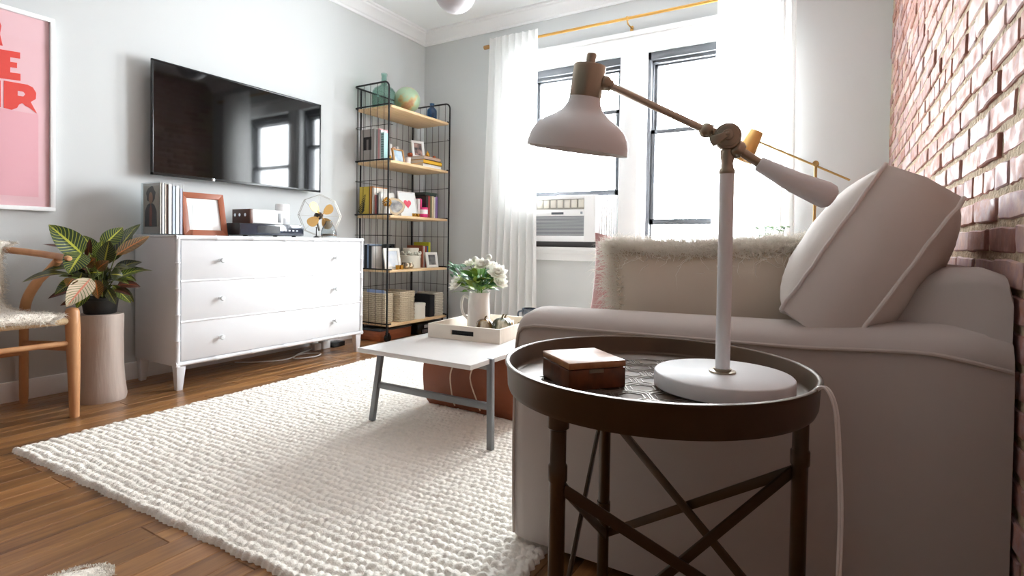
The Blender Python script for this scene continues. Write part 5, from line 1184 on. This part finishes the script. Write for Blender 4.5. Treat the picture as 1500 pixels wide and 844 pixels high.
def gourd_mat(name, a, b, c):
    m = mat(name, a, .22, col2=b, vs=16, coat=.6, stretch=(1, 1, .3)); e = [n for n in m.node_tree.nodes if n.type == 'VALTORGB'][0].color_ramp.elements; e[0].position = .42; e[1].position = .55; q = e.new(.66); q.color = (*lin(c), 1); return m
gourd('brown and cream speckled gourd nearest the pitcher', (-1.52, 2.29, zt), .044, .85, gourd_mat('gourd_brown', '#2f2413', '#7d5a26', '#d9d0b8'), 0)
gourd('gold and white mottled gourd in middle of tray', (-1.46, 2.385, zt), .042, .9, gourd_mat('gourd_gold', '#8a651c', '#bdb193', '#25231a'), 1)
gourd('green striped gourd at right in the tray', (-1.418, 2.29, zt), .05, .88, gourd_mat('gourd_green', '#1f281e', '#5b5f45', '#dedac5'), 2)
gourd('small amber gourd by the tray edge', (-1.405, 2.42, zt), .028, .75, gourd_mat('gourd_amber', '#6d4a24', '#c79a45', '#4d3a22'), 3)
nk = thing('slot_dark_napkin', 'folded charcoal napkin added behind the tray handle to darken its slot', 'napkin', (-1.52, 2.15, CZ))  # dark cloth added so the handle slot looks dark
bx('cloth', mat('slot_dark_linen', '#26282b', .9, bump=.4, bs=80), nk, .085, .30, .022, .105, .007, .03, .004, M=MTy); bx('fold', mat('slot_dark_linen'), nk, .09, .295, .024, .1, .0305, .05, .004, M=MTy)
mg = thing('mug', 'dark blue mug on the coffee table behind tray', 'mug', (-1.50, 2.72, CZ+.001))
build(G().lathe([(0, 0), (.036, 0), (.041, .004), (.043, .095), (.04, .095), (.038, .01), (0, .008)], 28, TR(-1.50, 2.72, CZ+.001)), 'cup', mat('navy_glaze', '#2a3442', .2, coat=.4), mg, smooth=50)
build(G().tube(arc_pts([(-1.54, 2.715, CZ+.08), (-1.565, 2.71, CZ+.07), (-1.565, 2.71, CZ+.04), (-1.54, 2.715, CZ+.025)], 5), .005, 8), 'handle', MATS['navy_glaze'], mg)
bd = thing('bead_garland', 'string of pale wooden beads at far end of coffee table', 'garland', (-1.62, 2.68, CZ))
for k in range(16):
    t = k/15; build(G().ball((-1.70+.14*t, 2.64+.05*math.sin(t*5), CZ+.013), .011, 10), 'bead', mat('bead_wood', '#d8c7a6', .6), bd)

# ================================================================ WINDOW AIR CONDITIONER
ac = thing('air_conditioner', 'white window air conditioner in the left window', 'air conditioner', (-2.0, 4.22, ZS)); M_acw = mat('ac_plastic', '#eeeff0', .45)
ax0, ax1, az0, az1, ayf = -2.36, -1.70, .868, 1.258, 4.185
bx('body', M_acw, ac, ax0, ax1, ayf+.012, 4.62, az0, az1, .006)
gx0, gx1 = ax0+.03, -1.802
g = G(); g.box(ax0, gx0, ayf, ayf+.012, az0, az1); g.box(gx1, ax1, ayf, ayf+.012, az0, az1); g.box(gx0, gx1, ayf, ayf+.012, az0, az0+.05); g.box(gx0, gx1, ayf, ayf+.012, az1-.03, az1); g.box(gx0, gx1, ayf, ayf+.012, 1.085, 1.14)
build(g, 'front_panel', M_acw, ac, .002)
for k in range(15):
    z_ = az0+.058+k*.0112*1.0; build(G().box(gx0, gx1, ayf+.001, ayf+.013, 0, .0055, TR(0, 0, z_+.002*k*.0)), 'louvre', mat('ac_louvre', '#c2c6cb', .5), ac, 0, smooth=0)
bx('filter', mat('ac_filter', '#7d848d', .8), ac, gx0, gx1, ayf+.0108, ayf+.0118, az0+.05, 1.085, 0)
for k in range(8): bx('vane', mat('ac_vane', '#d9d6cc', .5), ac, gx0+.02+k*.065, gx0+.07+k*.065, ayf+.002, ayf+.014, 1.155, 1.222, .002)
bx('vent_recess', mat('ac_recess', '#a9a79f', .6), ac, gx0, gx1, ayf+.0105, ayf+.0122, 1.14, az1-.03, 0)
bx('name_plate', mat('ac_plate', '#5a5f68', .4), ac, -2.105, -1.99, ayf-.001, ayf, 1.098, 1.117, 0); bx('badge', mat('ac_badge', '#9aa0a8', .4), ac, -1.835, -1.815, ayf-.001, ayf, 1.1, 1.12, 0)
for k in range(7): bx('side_curtain', M_acw, ac, ax1+.003+k*.0205, ax1+.02+k*.0205, 4.30+.006*(k % 2), 4.315+.006*(k % 2), az0, az1, .002)
bx('gap_shade_strip', mat('ac_gap_shade', '#4f5052', .6), ac, W1[0]+.0, W1[1], 4.24, 4.36, ZS+.001, az0, .002)  # dark strip coloured to stand for the shaded gap below the unit
build(G().tube(arc_pts([(ax0+.06, ayf+.02, az0+.01), (ax0+.09, 4.18, az0-.05), (ax0+.02, 4.15, az0-.2), (ax0, 4.16, .3)], 6), .0045, 8), 'cord', M_wcord, ac)

# ================================================================ BRASS FLOOR LAMP
fl = thing('floor_lamp', 'slim brass floor lamp with angled shade behind sofa', 'floor lamp', (-.11, 3.72, 0))
YL = 3.72; J = at_y(1195, 240, YL); E1 = at_y(1245, 264, YL); E0 = at_y(1112, 208, YL)
build(G().lathe([(0, 0), (.13, 0), (.135, .006), (.13, .02), (.02, .026), (0, .026)], 40, TR(J.x, YL, 0)), 'base', M_brass, fl, smooth=50)
build(G().tube([(J.x, YL, .02), (J.x, YL, J.z)], .0085, 14), 'pole', M_brass, fl); build(G().tube([E0, E1], .0062, 12), 'arm', M_brass, fl)
g = G().tube([J+Vector((0, -.02, 0)), J+Vector((0, .02, 0))], .017, 16); build(g, 'joint', M_brass, fl, .001)
s0 = at_y(1109, 192, YL); s1 = at_y(1086, 234, YL); da = (s1-s0).normalized(); Ls = (s1-s0).length*1.02
build(G().lathe([(0, 0), (.038, 0), (.041, .004), (.066, Ls), (.063, Ls), (.038, .008), (0, .007)], 32, Matrix.Translation(s0) @ align(da)), 'shade', mat('brass_shade', '#c29a5e', .38, metal=.8), fl, smooth=50)
build(G().ball(s0+da*(Ls*.5), .026, 14), 'bulb', MATS['frosted_bulb'], fl)
build(G().tube([E0, s0+da*.045], .006, 8), 'shade_mount', M_brass, fl)

# ================================================================ PLANT BY THE WINDOW
wp = thing('window_plant', 'small leafy green plant in white planter by right curtain', 'plant', (-.40, 3.84, 0)); 
build(G().lathe([(0, 0), (.1, 0), (.12, .02), (.13, .5), (.12, .5), (.11, .03), (0, .02)], 32, TR(-.40, 3.84, 0)), 'planter', M_cer, wp, smooth=50)
build(G().lathe([(0, .47), (.12, .47)], 20, TR(-.40, 3.84, 0)), 'soil', MATS['soil'], wp)
for k, (px, py) in enumerate(((1112, 336), (1122, 333), (1133, 335), (1150, 333), (1118, 345), (1128, 345), (1142, 338))):
    t_ = at_y(px, py, 3.8+.02*(k % 3)); build(G().tube(arc_pts([(-.40, 3.84, .46), ((-.40+t_.x)/2, 3.83, .75), t_], 5), .0025, 5), 'stem', M_lf[2], wp)
    for q in range(5):
        a = q*1.26+k; d_ = Vector((math.cos(a), math.sin(a)*.6, rb.uniform(-.3, .5))).normalized(); build(leaf_geo(t_, t_+d_*.034, .018, (0, -.5, 1), .08, .1, 4), 'leaf', M_lf[2 if q % 2 else 0], wp, smooth=80)

# ================================================================ CEILING PENDANT
pc = dep_pt(667, -12, 3.35); pn = thing('pendant_lamp', 'pale globe pendant lamp hanging from the ceiling', 'pendant lamp', (pc.x, pc.y, ZC))
build(G().ball(pc, .128, 32), 'globe', mat('shaded_opal_glass', '#b7b3b7', .45), pn, smooth=80)  # globe colour greyed to carry the shade on its underside
build(G().tube([pc+Vector((0, 0, .12)), (pc.x, pc.y, ZC-.02)], .006, 8), 'stem', M_brass, pn); build(G().lathe([(0, -.03), (.05, -.028), (.055, 0), (0, 0)], 24, TR(pc.x, pc.y, ZC)), 'canopy', M_brass, pn, smooth=50)
build(G().lathe([(0, .11), (.045, .115), (.04, .15), (0, .152)], 24, TR(*pc)), 'fitter', M_brass, pn, smooth=50)
